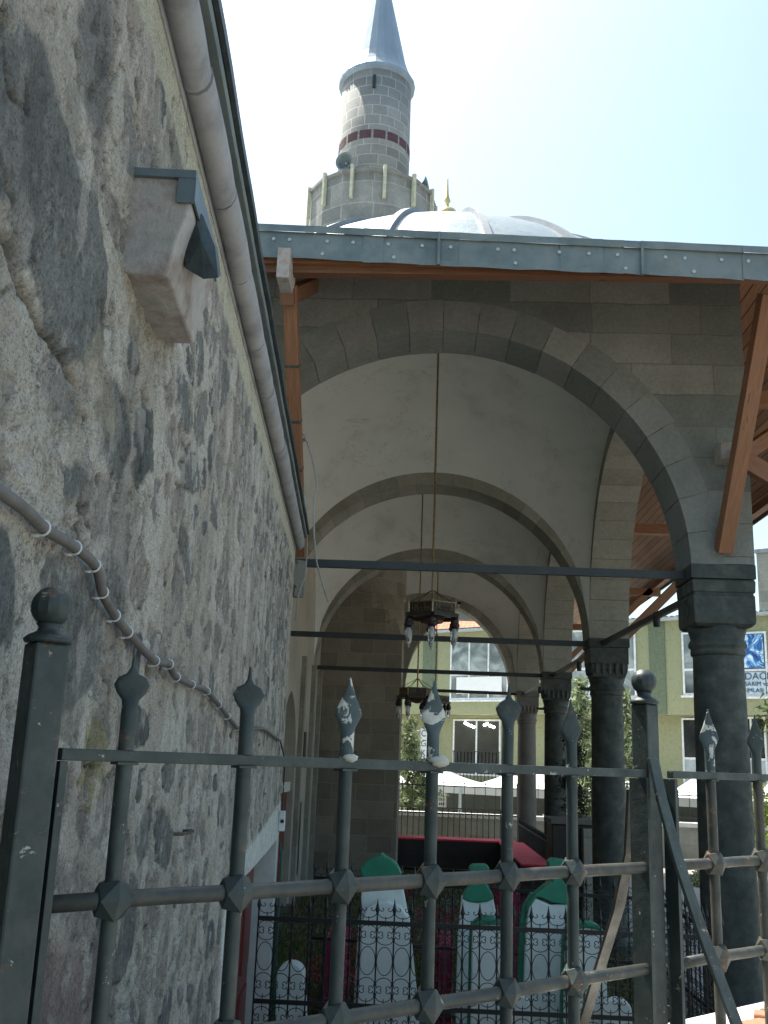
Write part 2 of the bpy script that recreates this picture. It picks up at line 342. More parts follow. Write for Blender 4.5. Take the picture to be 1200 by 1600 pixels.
m_bright = leafmat('yellow green leaves', (.18, .24, .03), (.3, .38, .06), (.42, .5, .1))
m_rope = mnoise('grey rope', two((.25, .24, .22), (.4, .39, .36)), 60, .9, .5, 200)

# ================================================================== the left building: rubble wall
def h2(ix, iy, seed):
    n = (ix.astype(np.int64)*374761393 + iy.astype(np.int64)*668265263 + seed*974634777) & 0xffffffff
    n = ((n ^ (n >> 13))*1274126177) & 0xffffffff
    n = (n ^ (n >> 16)) & 0xffffffff
    return n/4294967295.0
def vnoise(x, y, seed=0):
    ix = np.floor(x); iy = np.floor(y); fx = x-ix; fy = y-iy; fx = fx*fx*(3-2*fx); fy = fy*fy*(3-2*fy)
    a = h2(ix, iy, seed); b = h2(ix+1, iy, seed); c = h2(ix, iy+1, seed); d = h2(ix+1, iy+1, seed)
    return (a*(1-fx)+b*fx)*(1-fy)+(c*(1-fx)+d*fx)*fy
def fbm(x, y, seed=0, o=5, g=.55):
    s = 0; a = 1; n = 0
    for k in range(o): s = s+a*vnoise(x*2**k, y*2**k, seed+k*17); n += a; a *= g
    return s/n
def sstep(a, b, x): t = np.clip((x-a)/(b-a), 0, 1); return t*t*(3-2*t)
def poly_sd(S, Z, poly):
    d2 = np.full(S.shape, 1e9); inside = np.zeros(S.shape, bool); n = len(poly)
    for i in range(n):
        ax, ay = poly[i]; bx, by = poly[(i+1) % n]; ex, ey = bx-ax, by-ay; wx, wy = S-ax, Z-ay
        t = np.clip((wx*ex+wy*ey)/(ex*ex+ey*ey+1e-12), 0, 1); d2 = np.minimum(d2, (wx-ex*t)**2+(wy-ey*t)**2)
        c = ((ay > Z) != (by > Z)) & (S < (bx-ax)*(Z-ay)/(by-ay+1e-12)+ax); inside ^= c
    d = np.sqrt(d2); return np.where(inside, -d, d)
SEND = 8.85; ZTOP = 3.46; DN, DF, DZ = 5.3, 8.5, .94
def rubble():
    ns = 760; k = np.linspace(0, 1, ns); s1 = .55*np.exp(k*math.log(SEND/.55))
    zz = np.arange(-1.0, ZTOP+.001, .0075)
    # hit the door edges exactly
    for e in (DN, DF): s1[np.argmin(abs(s1-e))] = e
    zz[np.argmin(abs(zz-DZ))] = DZ; zz[-1] = ZTOP
    S, Z = np.meshgrid(s1, zz, indexing='ij')
    wx = (fbm(S*3, Z*3, 5, 4)-.5)*.16; wy = (fbm(S*3+9, Z*3+4, 8, 4)-.5)*.14
    X = (S+wx); Y = (Z+wy)
    # near field larger boulders, far smaller
    def cells(X, Y, cw, ch, seed):
        gx = X/cw; gy = Y/ch; ix = np.floor(gx); iy = np.floor(gy)
        f1 = np.full(X.shape, 9.); f2 = np.full(X.shape, 9.); idx = np.zeros(X.shape)
        for dx in (-1, 0, 1):
            for dy in (-1, 0, 1):
                jx = ix+dx; jy = iy+dy; px = jx+.5+(h2(jx, jy, seed)-.5)*.85; py = jy+.5+(h2(jx, jy, seed+1)-.5)*.85
                d = np.hypot((gx-px)*cw, (gy-py)*ch*1.15); r = h2(jx, jy, seed+2)
                closer = d < f1; f2 = np.where(closer, f1, np.minimum(f2, d)); idx = np.where(closer, r, idx); f1 = np.where(closer, d, f1)
        return f1, f2, idx
    f1, f2, rid = cells(X, Y, .30, .175, 11)
    edge = (f2-f1)
    cov = fbm(S*2.2, Z*2.6, 31, 4)                      # how far mortar is smeared over the stones
    thr = .035+.08*np.clip((cov-.42)*4, 0, 1.4)+.05*(rid > .72)
    rough1 = (fbm(S*14, Z*14, 41, 4)-.5)
    q = edge-thr+rough1*.07
    stone = sstep(-.002, .007, q)
    rough2 = (fbm(S*38, Z*38, 51, 4)-.5)
    rough3 = (fbm(S*5, Z*5, 61, 5)-.5)
    tone = rid.copy()
    # individual stones measured from the photograph
    man = [([(-40,70),(30,30),(62,60),(95,150),(125,250),(150,300),(172,420),(160,560),(112,578),(80,520),(45,430),(18,330),(-40,270)], .66),
           ([(65,530),(100,545),(132,640),(128,665),(90,640),(58,590)], .35), ([(90,722),(138,722),(140,765),(125,800),(96,790)], .7),
           ([(140,730),(175,742),(185,800),(176,842),(146,842),(131,790)], .22), ([(-40,800),(14,830),(23,900),(21,1010),(-40,1060)], .85),
           ([(72,880),(150,900),(166,960),(150,1080),(110,1112),(62,1060),(60,950)], .62), ([(156,562),(196,600),(206,700),(186,752),(162,720),(150,640)], .66),
           ([(212,640),(240,636),(240,740),(208,762)], .88), ([(162,850),(190,870),(196,950),(180,985),(165,930)], .55), ([(30,1150),(75,1160),(80,1290),(50,1330),(25,1250)], .5),
           ([(90,1340),(150,1380),(140,1470),(90,1450)], .3), ([(60,1480),(140,1490),(130,1600),(50,1600)], .25)]
    near = s1.max()
    clear = np.zeros(S.shape)
    mreg = [(-60,-40),(190,-40),(205,250),(165,300),(185,560),(215,640),(200,860),(175,1120),(-60,1120)]
    sd = poly_sd(S, Z, [wpx(*p) for p in mreg]); clear = sstep(.03, -.05, sd+rough1*.05)
    stone = stone*(1-clear*.85)
    for pts, tn in man:
        sd = poly_sd(S+wx*.35, Z+wy*.35, [wpx(*p) for p in pts]); mk = sstep(.008, -.012, sd+rough1*.07+rough2*.03)
        stone = np.maximum(stone*(1-mk*0), mk); tone = np.where(mk > .3, tn, tone)
    h = stone*(.006+.010*(tone-.4))+(1-stone)*(.008+.010*rough3+.014*rough1) + .009*rough2 + stone*.008*rough1 + .004*(fbm(S*95, Z*95, 55, 2)-.5)
    # joints: dark gap on parts of the stone edges
    gap = np.exp(-((q-.002)/.005)**2)*sstep(.44, .58, fbm(S*6, Z*6, 71, 3)); h = h-.016*gap
    # deep diagonal crack
    crack = [(-30,300),(0,345),(22,400),(50,470),(75,520),(100,556),(122,592),(131,662)]
    cp = [wpx(*p) for p in crack]; cd = np.full(S.shape, 9.)
    for (a, b) in zip(cp[:-1], cp[1:]):
        ex, ey = b[0]-a[0], b[1]-a[1]; wx_, wy_ = S+rough1*.05-a[0], Z+rough1*.04-a[1]; t = np.clip((wx_*ex+wy_*ey)/(ex*ex+ey*ey), 0, 1)
        cd = np.minimum(cd, np.hypot(wx_-ex*t, wy_-ey*t))
    ck = np.exp(-(cd/(.010+.010*np.abs(rough1)))**2); h = h-.020*ck-.004*np.exp(-(cd/.03)**2)+.012*rough2*np.exp(-(cd/.06)**2)
    rsd = poly_sd(S, Z, [wpx(*p) for p in [(-40,470),(60,500),(140,670),(190,800),(150,880),(60,830),(-40,760)]]); rr = sstep(.03, -.04, rsd)*(1-stone)
    h = h+rr*(.020*(fbm(S*13, Z*13, 91, 5)-.5)+.018*rough2)
    vor = cells(S+.02*rough1, Z, .035, .03, 77); pits = sstep(.62, .7, fbm(S*4, Z*4, 97, 3)); h = h-pits*(1-stone)*.012*sstep(.012, .002, vor[0])
    # plaster band below the cornice, door surround
    band = sstep(3.25, 3.29, Z+.05*rough3+.03*rough1); h = h*(1-.8*band)+.004*band
    ws = sstep(DN-.35, DN-.25, S+.1*rough3)*sstep(DZ+.20, DZ+.17, Z+.06*(S-7)*-1+.03*rough3)*sstep(SEND+.1, SEND, S)
    h = h*(1-.8*ws)+.014*ws
    endz = sstep(7.6, 8.6, S); h = h*(1-.5*endz)
    bits = sstep(.60, .70, fbm(S*17+3, Z*13, 171, 4)); h = h-.010*bits*(1-stone)*(1-ws)*(1-band)
    h = h-.01
    # colours
    def C(*a): return np.array(a)
    mort = C(.385, .355, .30); mort2 = C(.47, .445, .385); mort3 = C(.265, .25, .215)
    mm = fbm(S*4.5, Z*3, 101, 5); m2 = fbm(S*9, Z*2.2, 111, 4)
    col = mort*(1-sstep(.42, .62, mm)[..., None])+mort2*sstep(.42, .62, mm)[..., None]
    col = col*(1-.7*sstep(.55, .7, m2)[..., None])+mort3*.7*sstep(.55, .7, m2)[..., None]
    pal = [(0, C(.285, .258, .222)), (.18, C(.262, .243, .212)), (.4, C(.22, .213, .19)), (.62, C(.178, .18, .165)), (.85, C(.142, .15, .142)), (1, C(.115, .12, .115))]
    stc = np.zeros(col.shape)
    for ch in range(3): stc[..., ch] = np.interp(tone, [p[0] for p in pal], [p[1][ch] for p in pal])
    sn = fbm(S*7, Z*7, 121, 5); stc = stc*(.72+.62*sn)[..., None]
    spk = fbm(S*60, Z*60, 131, 3); stc = stc*(1-.35*sstep(.6, .72, spk))[..., None]*(1+.5*sstep(.66, .75, fbm(S*55, Z*30, 141, 3)))[..., None]
    lime = sstep(.60, .66, fbm(S*11, Z*5, 151, 5))*.6; stc = stc*(1-lime[..., None])+C(.40, .38, .34)*lime[..., None]
    col = col*(1-stone[..., None])+stc*stone[..., None]
    # stains with their own outline
    def stain(pts, c, k, soft=.05):
        sd = poly_sd(S, Z, [wpx(*p) for p in pts]); mk = sstep(soft, -soft, sd+rough1*.10+rough3*.06)*k
        return col*(1-mk[..., None])+np.array(c)*mk[..., None]*(.8+.5*sn)[..., None]
    col = stain([(138,-30),(166,-30),(180,90),(176,160),(156,225),(136,150),(126,80)], (.125, .125, .12), .8, .035)
    col = stain([(10,70),(60,90),(80,230),(60,330),(20,330),(0,180)], (.11, .11, .105), .5, .06)
    col = stain([(190,-30),(225,-30),(240,200),(215,250)], (.36, .31, .26), .5, .05)
    col = stain([(135,1130),(166,1130),(166,1240),(150,1275),(128,1220)], (.30, .27, .15), .8, .01)
    col = stain([(150,520),(168,560),(190,660),(175,700),(155,640),(140,560)], (.42, .38, .28), .5, .03)
    col = stain([(60,1480),(150,1480),(150,1620),(40,1620)], (.26, .19, .17), .6, .06)
    col = col*(1-.38*(bits*(1-stone))[..., None]); wsp = sstep(.66, .72, fbm(S*13, Z*7, 181, 5))*(1-.85*clear); col = col*(1-.6*wsp[..., None])+C(.53, .51, .46)*.6*wsp[..., None]
    drip = sstep(.55, .75, fbm(S*6+rough3, Z*.5, 161, 4))*sstep(.35, .6, mm); col = col*(1-.30*drip)[..., None]
    yb = C(.50, .475, .36); bm_ = (band*(.75+.25*sn))[..., None]; col = col*(1-bm_)+yb*bm_
    col = col*(1-ws[..., None])+C(.66, .68, .62)*ws[..., None]*(.85+.25*sn)[..., None]
    col = np.clip(col*(1-.68*np.clip(gap, 0, 1)[..., None])*(1-.7*ck[..., None]), .02, .9)
    P = np.empty((ns, len(zz), 3)); n_ = h-WW
    P[..., 0] = WD[0]*S+WN[0]*n_; P[..., 1] = WD[1]*S+WN[1]*n_; P[..., 2] = Z
    # outer edge returns at the far end: pull a rounded corner
    nz = len(zz); vi = np.arange(ns*nz).reshape(ns, nz)
    a = vi[:-1, :-1]; b = vi[1:, :-1]; c = vi[1:, 1:]; d = vi[:-1, 1:]
    keep = ~((S[:-1, :-1] >= DN-1e-6) & (S[:-1, :-1] < DF-1e-6) & (Z[:-1, :-1] < DZ-1e-6))
    quads = np.stack([a[keep], b[keep], c[keep], d[keep]], -1)
    return P.reshape(-1, 3), quads, np.clip(col, 0, 1).reshape(-1, 3)
P, Q, Cc = rubble()
B1 = empty('stone_building', tuple(wp(4.5, 0, -1)))
tag(B1, 'old grey rubble stone building filling the left side under a grey rounded cornice', 'building')
me = bpy.data.meshes.new('wall'); off = np.array(B1.location)
me.vertices.add(len(P)); me.vertices.foreach_set('co', (P-off).astype(np.float32).ravel())
me.loops.add(len(Q)*4); me.loops.foreach_set('vertex_index', Q.astype(np.int32).ravel())
me.polygons.add(len(Q)); me.polygons.foreach_set('loop_start', np.arange(0, len(Q)*4, 4, dtype=np.int32)); me.polygons.foreach_set('loop_total', np.full(len(Q), 4, dtype=np.int32))
me.polygons.foreach_set('use_smooth', np.ones(len(Q), dtype=bool)); me.update(calc_edges=True)
ca = me.color_attributes.new('tone', 'FLOAT_COLOR', 'POINT'); ca.data.foreach_set('color', np.concatenate([Cc, np.ones((len(Cc), 1))], 1).astype(np.float32).ravel())
def rubmat():
    m, t, b = newmat('rubble masonry'); at = N(t, 'ShaderNodeAttribute', attribute_name='tone'); ob = coords(t)
    f = noise(t, ob, 55, 8, .8); g = ramp(t, f, [(.30, (.45, .45, .45)), (.42, (.92, .92, .92)), (.56, (1.05, 1.05, 1.05)), (.72, (1.5, 1.48, 1.45))]); c = mixc(t, at.outputs['Color'], g, .9, 'MULTIPLY')
    f3 = noise(t, ob, 170, 4, .7); g3 = ramp(t, f3, [(.34, (.45, .45, .45)), (.46, (1, 1, 1)), (.66, (1.35, 1.35, 1.35))]); c = mixc(t, c, g3, .85, 'MULTIPLY')
    t.links.new(c, b.inputs['Base Color']); b.inputs['Roughness'].default_value = .95; b.inputs['Specular IOR Level'].default_value = .2
    mx = N(t, 'ShaderNodeMath', operation='MULTIPLY_ADD'); mx.inputs[1].default_value = .4; t.links.new(f3, mx.inputs[0]); t.links.new(noise(t, ob, 38, 10, .8), mx.inputs[2])
    bump(t, b, mx.outputs[0], .9, .014); return m
m_rub = rubmat(); cracks(m_rub, (1, 1, .8), 6.5, (.055, .05, .043), .007, .47, .56); cracks(m_rub, (1, 1, .7), 14, (.07, .065, .055), .010, .50, .58, 8.1); me.materials.append(m_rub)
ow = bpy.data.objects.new('wall', me); sc.collection.objects.link(ow); ow.parent = B1
# far end face, back and body of the building
mb = MB()
def wq(mb, a, b, c, d): mb.quad(wp(*a), wp(*b), wp(*c), wp(*d), [(a[0]+a[1], a[2]), (b[0]+b[1], b[2]), (c[0]+c[1], c[2]), (d[0]+d[1], d[2])])
wq(mb, (SEND, -.004, -1), (SEND, -5, -1), (SEND, -5, ZTOP), (SEND, -.004, ZTOP)); wq(mb, (-6, -.03, -1), (.56, -.03, -1), (.56, -.03, ZTOP), (-6, -.03, ZTOP))
wq(mb, (-6, -.03, -1), (-6, -5, -1), (-6, -5, ZTOP), (-6, -.03, ZTOP)); wq(mb, (-6, -5, -1), (SEND, -5, -1), (SEND, -5, ZTOP), (-6, -5, ZTOP))
mb.build('side_wall', m_plas, B1, recalc=False)
# recessed red door with white reveal
mb = MB(); wq(mb, (DF, .004, -1), (DF, -.19, -1), (DF, -.19, DZ), (DF, .004, DZ)); wq(mb, (DN, .004, -1), (DN, -.19, -1), (DN, -.19, DZ), (DN, .004, DZ))
wq(mb, (DN, .004, DZ), (DF, .004, DZ), (DF, -.19, DZ), (DN, -.19, DZ)); mb.build('door_reveal', m_white, B1, recalc=False)
mb = MB()
for i in range(4):
    a = DN+.03+i*(DF-DN-.06)/4; b = a+(DF-DN-.06)/4-.015
    mb.hexa([wp(a, -.165, -1), wp(b, -.165, -1), wp(b, -.22, -1), wp(a, -.22, -1), wp(a, -.165, DZ-.003), wp(b, -.165, DZ-.003), wp(b, -.22, DZ-.003), wp(a, -.22, DZ-.003)])
    for z0 in (-.85, .05):
        a2, b2 = a+.12, b-.12; mb.hexa([wp(a2, -.15, z0), wp(b2, -.15, z0), wp(b2, -.168, z0), wp(a2, -.168, z0), wp(a2, -.15, z0+.75), wp(b2, -.15, z0+.75), wp(b2, -.168, z0+.75), wp(a2, -.168, z0+.75)])
dr = mb.build('door', m_red, B1)
MB().tube([wp(6.9, -.16, .0), wp(6.9, -.12, .0), wp(6.9, -.12, .14), wp(6.9, -.16, .14)], .012).build('handle', m_brass, dr)
# cornice: separate moulded lengths with open joints
prof = [(0, 3.447), (.02, 3.43), (.045, 3.432), (.065, 3.447), (.078, 3.472), (.080, 3.50), (.074, 3.528), (.04, 3.538), (-.05, 3.54)]
js = sorted(wpx(x, y, .06)[0] for x, y in [(323,120),(363,280),(388,397),(410,505),(425,592),(443,672),(452,735)])
js = [-6, -5, -4, -3, -2, -1, .2, 1.2] + [j for j in js if j < SEND-.2] + [SEND+.02]
mb = MB()
for a, b in zip(js[:-1], js[1:]):
    a += .006; b -= .006; dn, dz = random.uniform(-.003, .003), random.uniform(-.004, .004); n = max(2, int((b-a)/.15)); vs = []; fs = []
    for i in range(n+1):
        s_ = a+(b-a)*i/n; e = .004 if i in (0, n) else 0
        for (pn, pz) in prof: vs.append(wp(s_, pn+dn-e+random.uniform(-.0008, .0008), pz+dz+e*.5))
    m_ = len(prof)
    for i in range(n):
        for k in range(m_-1): fs.append((i*m_+k, (i+1)*m_+k, (i+1)*m_+k+1, i*m_+k+1))
    fs += [tuple(range(m_)), tuple(n*m_+k for k in range(m_))]; mb.add(vs, fs)
cn = mb.build('cornice', m_conc, B1); sharp(cn, 50)
mb = MB(); s_ = -6
while s_ < SEND:
    e = min(s_+.45, SEND+.02); dz = random.uniform(-.01, .01); mb.hexa([wp(s_, .0, 3.41), wp(e-.008, .0, 3.41), wp(e-.008, -.1, 3.41), wp(s_, -.1, 3.41), wp(s_, .002, 3.546), wp(e-.008, .002, 3.546), wp(e-.008, -.1, 3.546), wp(s_, -.1, 3.546)]); s_ = e
mb.build('cornice_backing', m_conc, B1)
mb = MB()
def ext(mb, pr, a, b, n=60, wob=0):
    vs = []; fs = []; m_ = len(pr)
    for i in range(n+1):
        s_ = a+(b-a)*i/n; q = wob*(math.sin(s_*3.1)+math.sin(s_*7.7+1))*.5
        for (pn, pz) in pr: vs.append(wp(s_, pn+q*.5, pz+q))
    for i in range(n):
        for k in range(m_): fs.append((i*m_+k, (i+1)*m_+k, (i+1)*m_+(k+1) % m_, i*m_+(k+1) % m_))
    fs += [tuple(range(m_)), tuple(n*m_+k for k in range(m_))]; mb.add(vs, fs)
ext(mb, [(-.05, 3.548), (.090, 3.544), (.094, 3.550), (.094, 3.572), (-.05, 3.58)], -6, SEND+.03, 60, .002); mb.build('zinc_drip', m_zinc, B1)
mb = MB(); ext(mb, [(-.05, 3.588), (.096, 3.578), (.110, 3.582), (.112, 3.61), (.10, 3.625), (-.05, 3.64)], -6, SEND+.04, 90, .004); mb.build('roof_edge', m_sheet_d, B1)
mb = MB(); mb.quad(wp(-6, .098, 3.628), wp(SEND+.04, .098, 3.628), wp(SEND-1, -2.6, 4.5), wp(-5, -2.6, 4.5)); mb.quad(wp(-6, -5.1, 3.6), wp(SEND+.04, -5.1, 3.6), wp(SEND-1, -2.6, 4.5), wp(-5, -2.6, 4.5))
mb.add([wp(-6, .1, 3.62), wp(-5, -2.6, 4.5), wp(-6, -5.1, 3.6)], [(0, 1, 2)]); mb.add([wp(SEND+.04, .1, 3.62), wp(SEND-1, -2.6, 4.5), wp(SEND+.04, -5.1, 3.6)], [(0, 1, 2)])
mb.build('roof', m_sheet, B1, recalc=False)
# stone waterspout block with flashing
def hx(s0, s1, n0, n1, z0, z1): return [wp(s0, n0, z0), wp(s0, n1, z0), wp(s1, n1, z0), wp(s1, n0, z0), wp(s0, n0, z1), wp(s0, n1, z1), wp(s1, n1, z1), wp(s1, n0, z1)]
sA = 2.07; nt_, zt_ = wps(300, 275, sA); nb_, zb_ = wps(263, 430, sA); _, zl_ = wps(192, 412, sA)
mb = MB(); n = 10; vs = []; fs = []; sE = wpx(234, 533)[0]+.09
for i, s_ in enumerate((sA, sA+.02, sE)):
    for (nn, z_) in [(-.05, zl_-.01), (nb_*.5, zb_-.0), (nb_, zb_), (nb_+(nt_-nb_)*.55, zb_+(zt_-zb_)*.4), (nt_+.004, zb_+(zt_-zb_)*.68), (nt_, zt_), (-.05, zt_+.01)]:
        vs.append(wp(s_, nn+(0 if i else -.004), z_+(0 if i else -.003)))
for i in range(2):
    for k in range(7): fs.append((i*7+k, (i+1)*7+k, (i+1)*7+(k+1) % 7, i*7+(k+1) % 7))
fs += [tuple(range(7)), tuple(14+k for k in range(7))]; mb.add(vs, fs); sp = mb.build('stone_waterspout', m_spout, B1, bevel=.006)
mb = MB(); mb.hexa(hx(sA-.012, sE+.01, -.02, nt_+.012, zt_-.012, zt_+.008)); mb.hexa(hx(sA-.010, sA-.004, nt_-.028, nt_+.01, zt_-.075, zt_-.012)); mb.hexa(hx(sA-.01, sE, nt_+.008, nt_+.013, zt_-.07, zt_-.010)); mb.build('flashing', m_sheet, sp)
# crumpled dark sheet metal box hanging off the far end of the flashing, paler second stone behind it
def poly_s(L, s_): return [wp(s_, *wps(x, y, s_)) for x, y in L]
La = [(302,318),(318,338),(336,385),(341,434),(318,436),(291,420),(284,384),(292,350)]
Lb = [(304,322),(322,342),(340,386),(345,430),(322,433),(300,420),(290,386),(296,352)]
va, vb = poly_s(La, 2.15), poly_s(Lb, 2.30); ctr = wp(2.135, *wps(314, 376, 2.135)); m = MB(); n = len(va)
m.add(va+vb+[ctr], [(i, (i+1) % n, n+(i+1) % n, n+i) for i in range(n) if i not in (3, 4)]+[(i, (i+1) % n, 2*n) for i in range(n)])
hp = m.build('metal_hopper', m_sheet_d, B1)
va, vb = poly_s([(278,470),(304,442),(309,446),(286,542),(276,520)], 2.52), poly_s([(282,470),(306,446),(312,452),(292,545),(282,522)], 2.68); n = 5; m = MB()
m.add(va+vb, [tuple(range(n)), tuple(range(2*n-1, n-1, -1))]+[(i, (i+1) % n, n+(i+1) % n, n+i) for i in range(n)]); ob = m.build('stone_waterspout', m_conc, B1, bevel=.003); ob['label'] = 'paler second waterspout block behind the metal hopper'
va, vb = poly_s([(286,425),(300,425),(283,515),(275,505)], 2.44), poly_s([(288,427),(302,427),(285,517),(277,507)], 2.455); n = 4; m = MB()
m.add(va+vb, [tuple(range(n)), tuple(range(2*n-1, n-1, -1))]+[(i, (i+1) % n, n+(i+1) % n, n+i) for i in range(n)]); m.build('flashing', m_sheet, ob)
# iron peg
a = wpx(270, 1303); MB().tube([wp(a[0], -.02, a[1]), wp(a[0]+.02, .03, a[1]), wp(a[0]+.2, .035, a[1]-.004), wp(a[0]+.22, -.01, a[1]-.006)], .006, 6).build('iron_hook', m_rust, B1)

# conduit, clips, cable, switch box
cpts = [(-30,748),(0,768),(40,797),(70,826),(118,856),(150,886),(161,928),(180,962),(200,988),(240,1031),(263,1037),(274,1056),(300,1070),(322,1079),(345,1105),(372,1138),(388,1141),(405,1138),(415,1141),(426,1149),(438,1157)]
W3 = [Vector(wp(*(lambda q: (q[0], .022, q[1]))(wpx(x, y, .022)))) for x, y in cpts]
sm_ = []
for i in range(len(W3)-1):
    p0, p1, p2, p3 = W3[max(i-1, 0)], W3[i], W3[i+1], W3[min(i+2, len(W3)-1)]
    for k in range(6):
        t = k/6; sm_.append(.5*((2*p1)+(p2-p0)*t+(2*p0-5*p1+4*p2-p3)*t*t+(3*p1-p0-3*p2+p3)*t**3))
sm_.append(W3[-1]); cdt = MB().tube(sm_, .0105, 10).build('conduit', m_cond, None, True, root=tuple(W3[4])); tag(cdt, 'grey corrugated cable conduit snaking down across the rubble wall', 'conduit')
clipmb = MB(); th = [R_(a) for a in range(-30, 211, 24)]
clipmb.tube([(0, math.sin(t)*.0125-.002, math.cos(t)*.0128) for t in th], .0024, 6); clipmb.tube([(0, -.02, .013), (0, -.006, .0135)], .003, 6)
def clip_dir(i):
    a = W3[max(i-1, 0)]; b = W3[min(i+1, len(W3)-1)]; return (b-a).normalized()
cobj = None
cl_px = [(68,825,3),(118,856,4),(148,884,5),(161,926,6),(180,962,7),(200,988,8),(243,1033,9),(265,1038,10),(276,1058,11),(300,1070,12),(324,1080,13),(342,1101,14),(356,1119,14),(371,1137,15)]
for i, (x, y, k) in enumerate(cl_px):
    q = wpx(x, y, .022); d = clip_dir(k); nrm = Vector(WN); zz_ = d.cross(nrm).normalized(); M = Matrix((d, nrm, zz_)).transposed().to_4x4()
    if cobj is None: cobj = clipmb.build('cable_clip', m_clip, cdt, True, root=(0, 0, 0)); o = cobj
    else: o = cobj.copy(); sc.collection.objects.link(o); o.parent = cdt
    o.matrix_local = Matrix.Translation(Vector(wp(q[0], .022, q[1]))-cdt.location) @ M
q0 = Vector(wp(*(lambda q: (q[0], .02, q[1]))(wpx(438, 1157, .02)))); s0_ = 8.7
pts = [q0, wp(s0_, .02, q0.z-.15), wp(s0_+.02, .02, 1.2), wp(s0_+.02, .02, 1.05)]
ca_ = MB().tube(pts, .006, 6).build('cable', m_black, None, True, root=tuple(pts[1])); tag(ca_, 'thin black cable down the far edge of the rubble wall to the switch box', 'cable')
for z_ in (1.55, 1.35, 1.15):
    c_ = MB().box((0, 0, 0), (.02, .012, .012)); c_.v = [tuple(wp(s0_-.01+v[0], .02+v[1], z_+v[2])) for v in c_.v]; c_.build('cable_clip', m_clip, ca_)
bx = wpx(436, 1284, .03); bxz = bx[1]
mb = MB(); mb.hexa(hx(s0_-.06, s0_+.06, .0, .05, 1.6-.60, 1.6-.44)); sb = mb.build('switch_box', m_clip, None, bevel=.006, root=tuple(wp(s0_, .0, 1.0))); tag(sb, 'small white switch box with a black button at the far edge of the rubble wall', 'switch box')
mb = MB(); mb.tube([wp(s0_-.065, .03, 1.08), wp(s0_-.058, .03, 1.08)], .016, 12); mb.build('button', m_black, sb)
mb = MB(); mb.tube([wp(SEND-.06, .035, -1), wp(SEND-.06, .035, .80), wp(SEND-.03, .01, .9)], .011, 10); dp = mb.build('drain_pipe', flat('teal pipe', (.02, .09, .075), .5), None, True, root=tuple(wp(SEND-.06, .03, -1))); tag(dp, 'teal green pipe at the far corner of the rubble wall beside the door', 'pipe')

# ================================================================== porch of the mosque
CX, RA, XL, XR, XO = .13, 2.44, -2.31, 2.57, 3.18
Y0, TH, PITCH = 9.5, .61, 5.9
SP = 3.5; ZW = 6.54
YF = [Y0+k*PITCH for k in range(4)]           # front plane of each transverse arch
PB = empty('mosque_porch', (CX, Y0, -1.0)); tag(PB, 'domed stone mosque porch with arches on dark columns and a zinc edged timber eave', 'porch')
def arcpts(c, a, R, n):
    d = R-a; ang = math.acos(d/R) if d > 1e-6 else math.pi/2
    L = [(c-d+R*math.cos(t), R*math.sin(t), t, c-d) for t in np.linspace(0, ang, n+1)]           # right arc
    return L, ang, d
def ring(mb, axis, c, zc, a, R, th, t0, t1, nb, proud=.003):
    d = R-a; ang = math.acos(d/R) if d > 1e-6 else math.pi/2
    for side in (1, -1):
        n = nb//2
        for i in range(n):
            g = .0007; ta = ang*i/n+g; tb = ang*(i+1)/n-g; rr = th+random.uniform(-.02, .02) if axis == 'x' else th
            jt = random.uniform(-.002, .002); jr = random.uniform(-.003, .003); sub = 3; vs = []; fs = []
            for k in range(sub+1):
                t = ta+(tb-ta)*k/sub
                for (r, y) in ((R+jr, t0-proud+jt), (R+rr, t0-proud+jt), (R+rr, t1+proud-jt), (R+jr, t1+proud-jt)):
                    u = c+side*(-d+r*math.cos(t)); z = zc+r*math.sin(t); vs.append((u, y, z) if axis == 'x' else (y, u, z))
            for k in range(sub):
                for q in range(4): fs.append((k*4+q, k*4+(q+1) % 4, (k+1)*4+(q+1) % 4, (k+1)*4+q))
            fs += [(0, 1, 2, 3), tuple(sub*4+q for q in range(4))]; mb.add(vs, fs)
def wallp(mb, axis, us, zl, ztop, t0, t1):
    f = (lambda u, t, z: (u, t, z)) if axis == 'x' else (lambda u, t, z: (t, u, z))
    for a, b in zip(us[:-1], us[1:]):
        za, zb = zl(a), zl(b); e = 1e-4; za2, zb2 = zl(a+e), zl(b-e)
        nz = 1
        for t in (t0, t1): mb.quad(f(a, t, za2), f(b, t, zb2), f(b, t, ztop), f(a, t, ztop), [(a, za2), (b, zb2), (b, ztop), (a, ztop)])
        mb.quad(f(a, t0, za2), f(b, t0, zb2), f(b, t1, zb2), f(a, t1, za2), [(a, 0), (b, 0), (b, .6), (a, .6)])
    for u in (us[0], us[-1]):
        z = zl(us[0]+1e-4) if u == us[0] else zl(us[-1]-1e-4); mb.quad(f(u, t0, z), f(u, t1, z), f(u, t1, ztop), f(u, t0, ztop), [(t0, z), (t1, z), (t1, ztop), (t0, ztop)])
def zarch(c, a, R, zc, base):
    d = R-a
    def f(u):
        x = abs(u-c)
        return zc+math.sqrt(max(0, R*R-(x+d)**2)) if x < a else base(u)
    return f
def usamp(lo, hi, c, a, n=48):
    L = {lo, hi}
    for k in range(n+1): L.add(c-a*math.cos(math.pi*k/n))
    return sorted(x for x in L if lo-1e-9 <= x <= hi+1e-9)
ro = .32
mb = MB(); wallp(mb, 'x', usamp(-2.95, XO-.002, CX, RA+.2), zarch(CX, RA+.2, RA+.2, SP, lambda u: SP-4.5 if u < CX else SP+.055), ZW, Y0, Y0+TH)
fw = mb.build('facade_wall', m_ash, PB, recalc=False)
mb = MB(); ring(mb, 'x', CX, SP, RA, RA, ro, Y0, Y0+TH, 22); mb.build('arch_ring', m_vous, PB, bevel=.003)
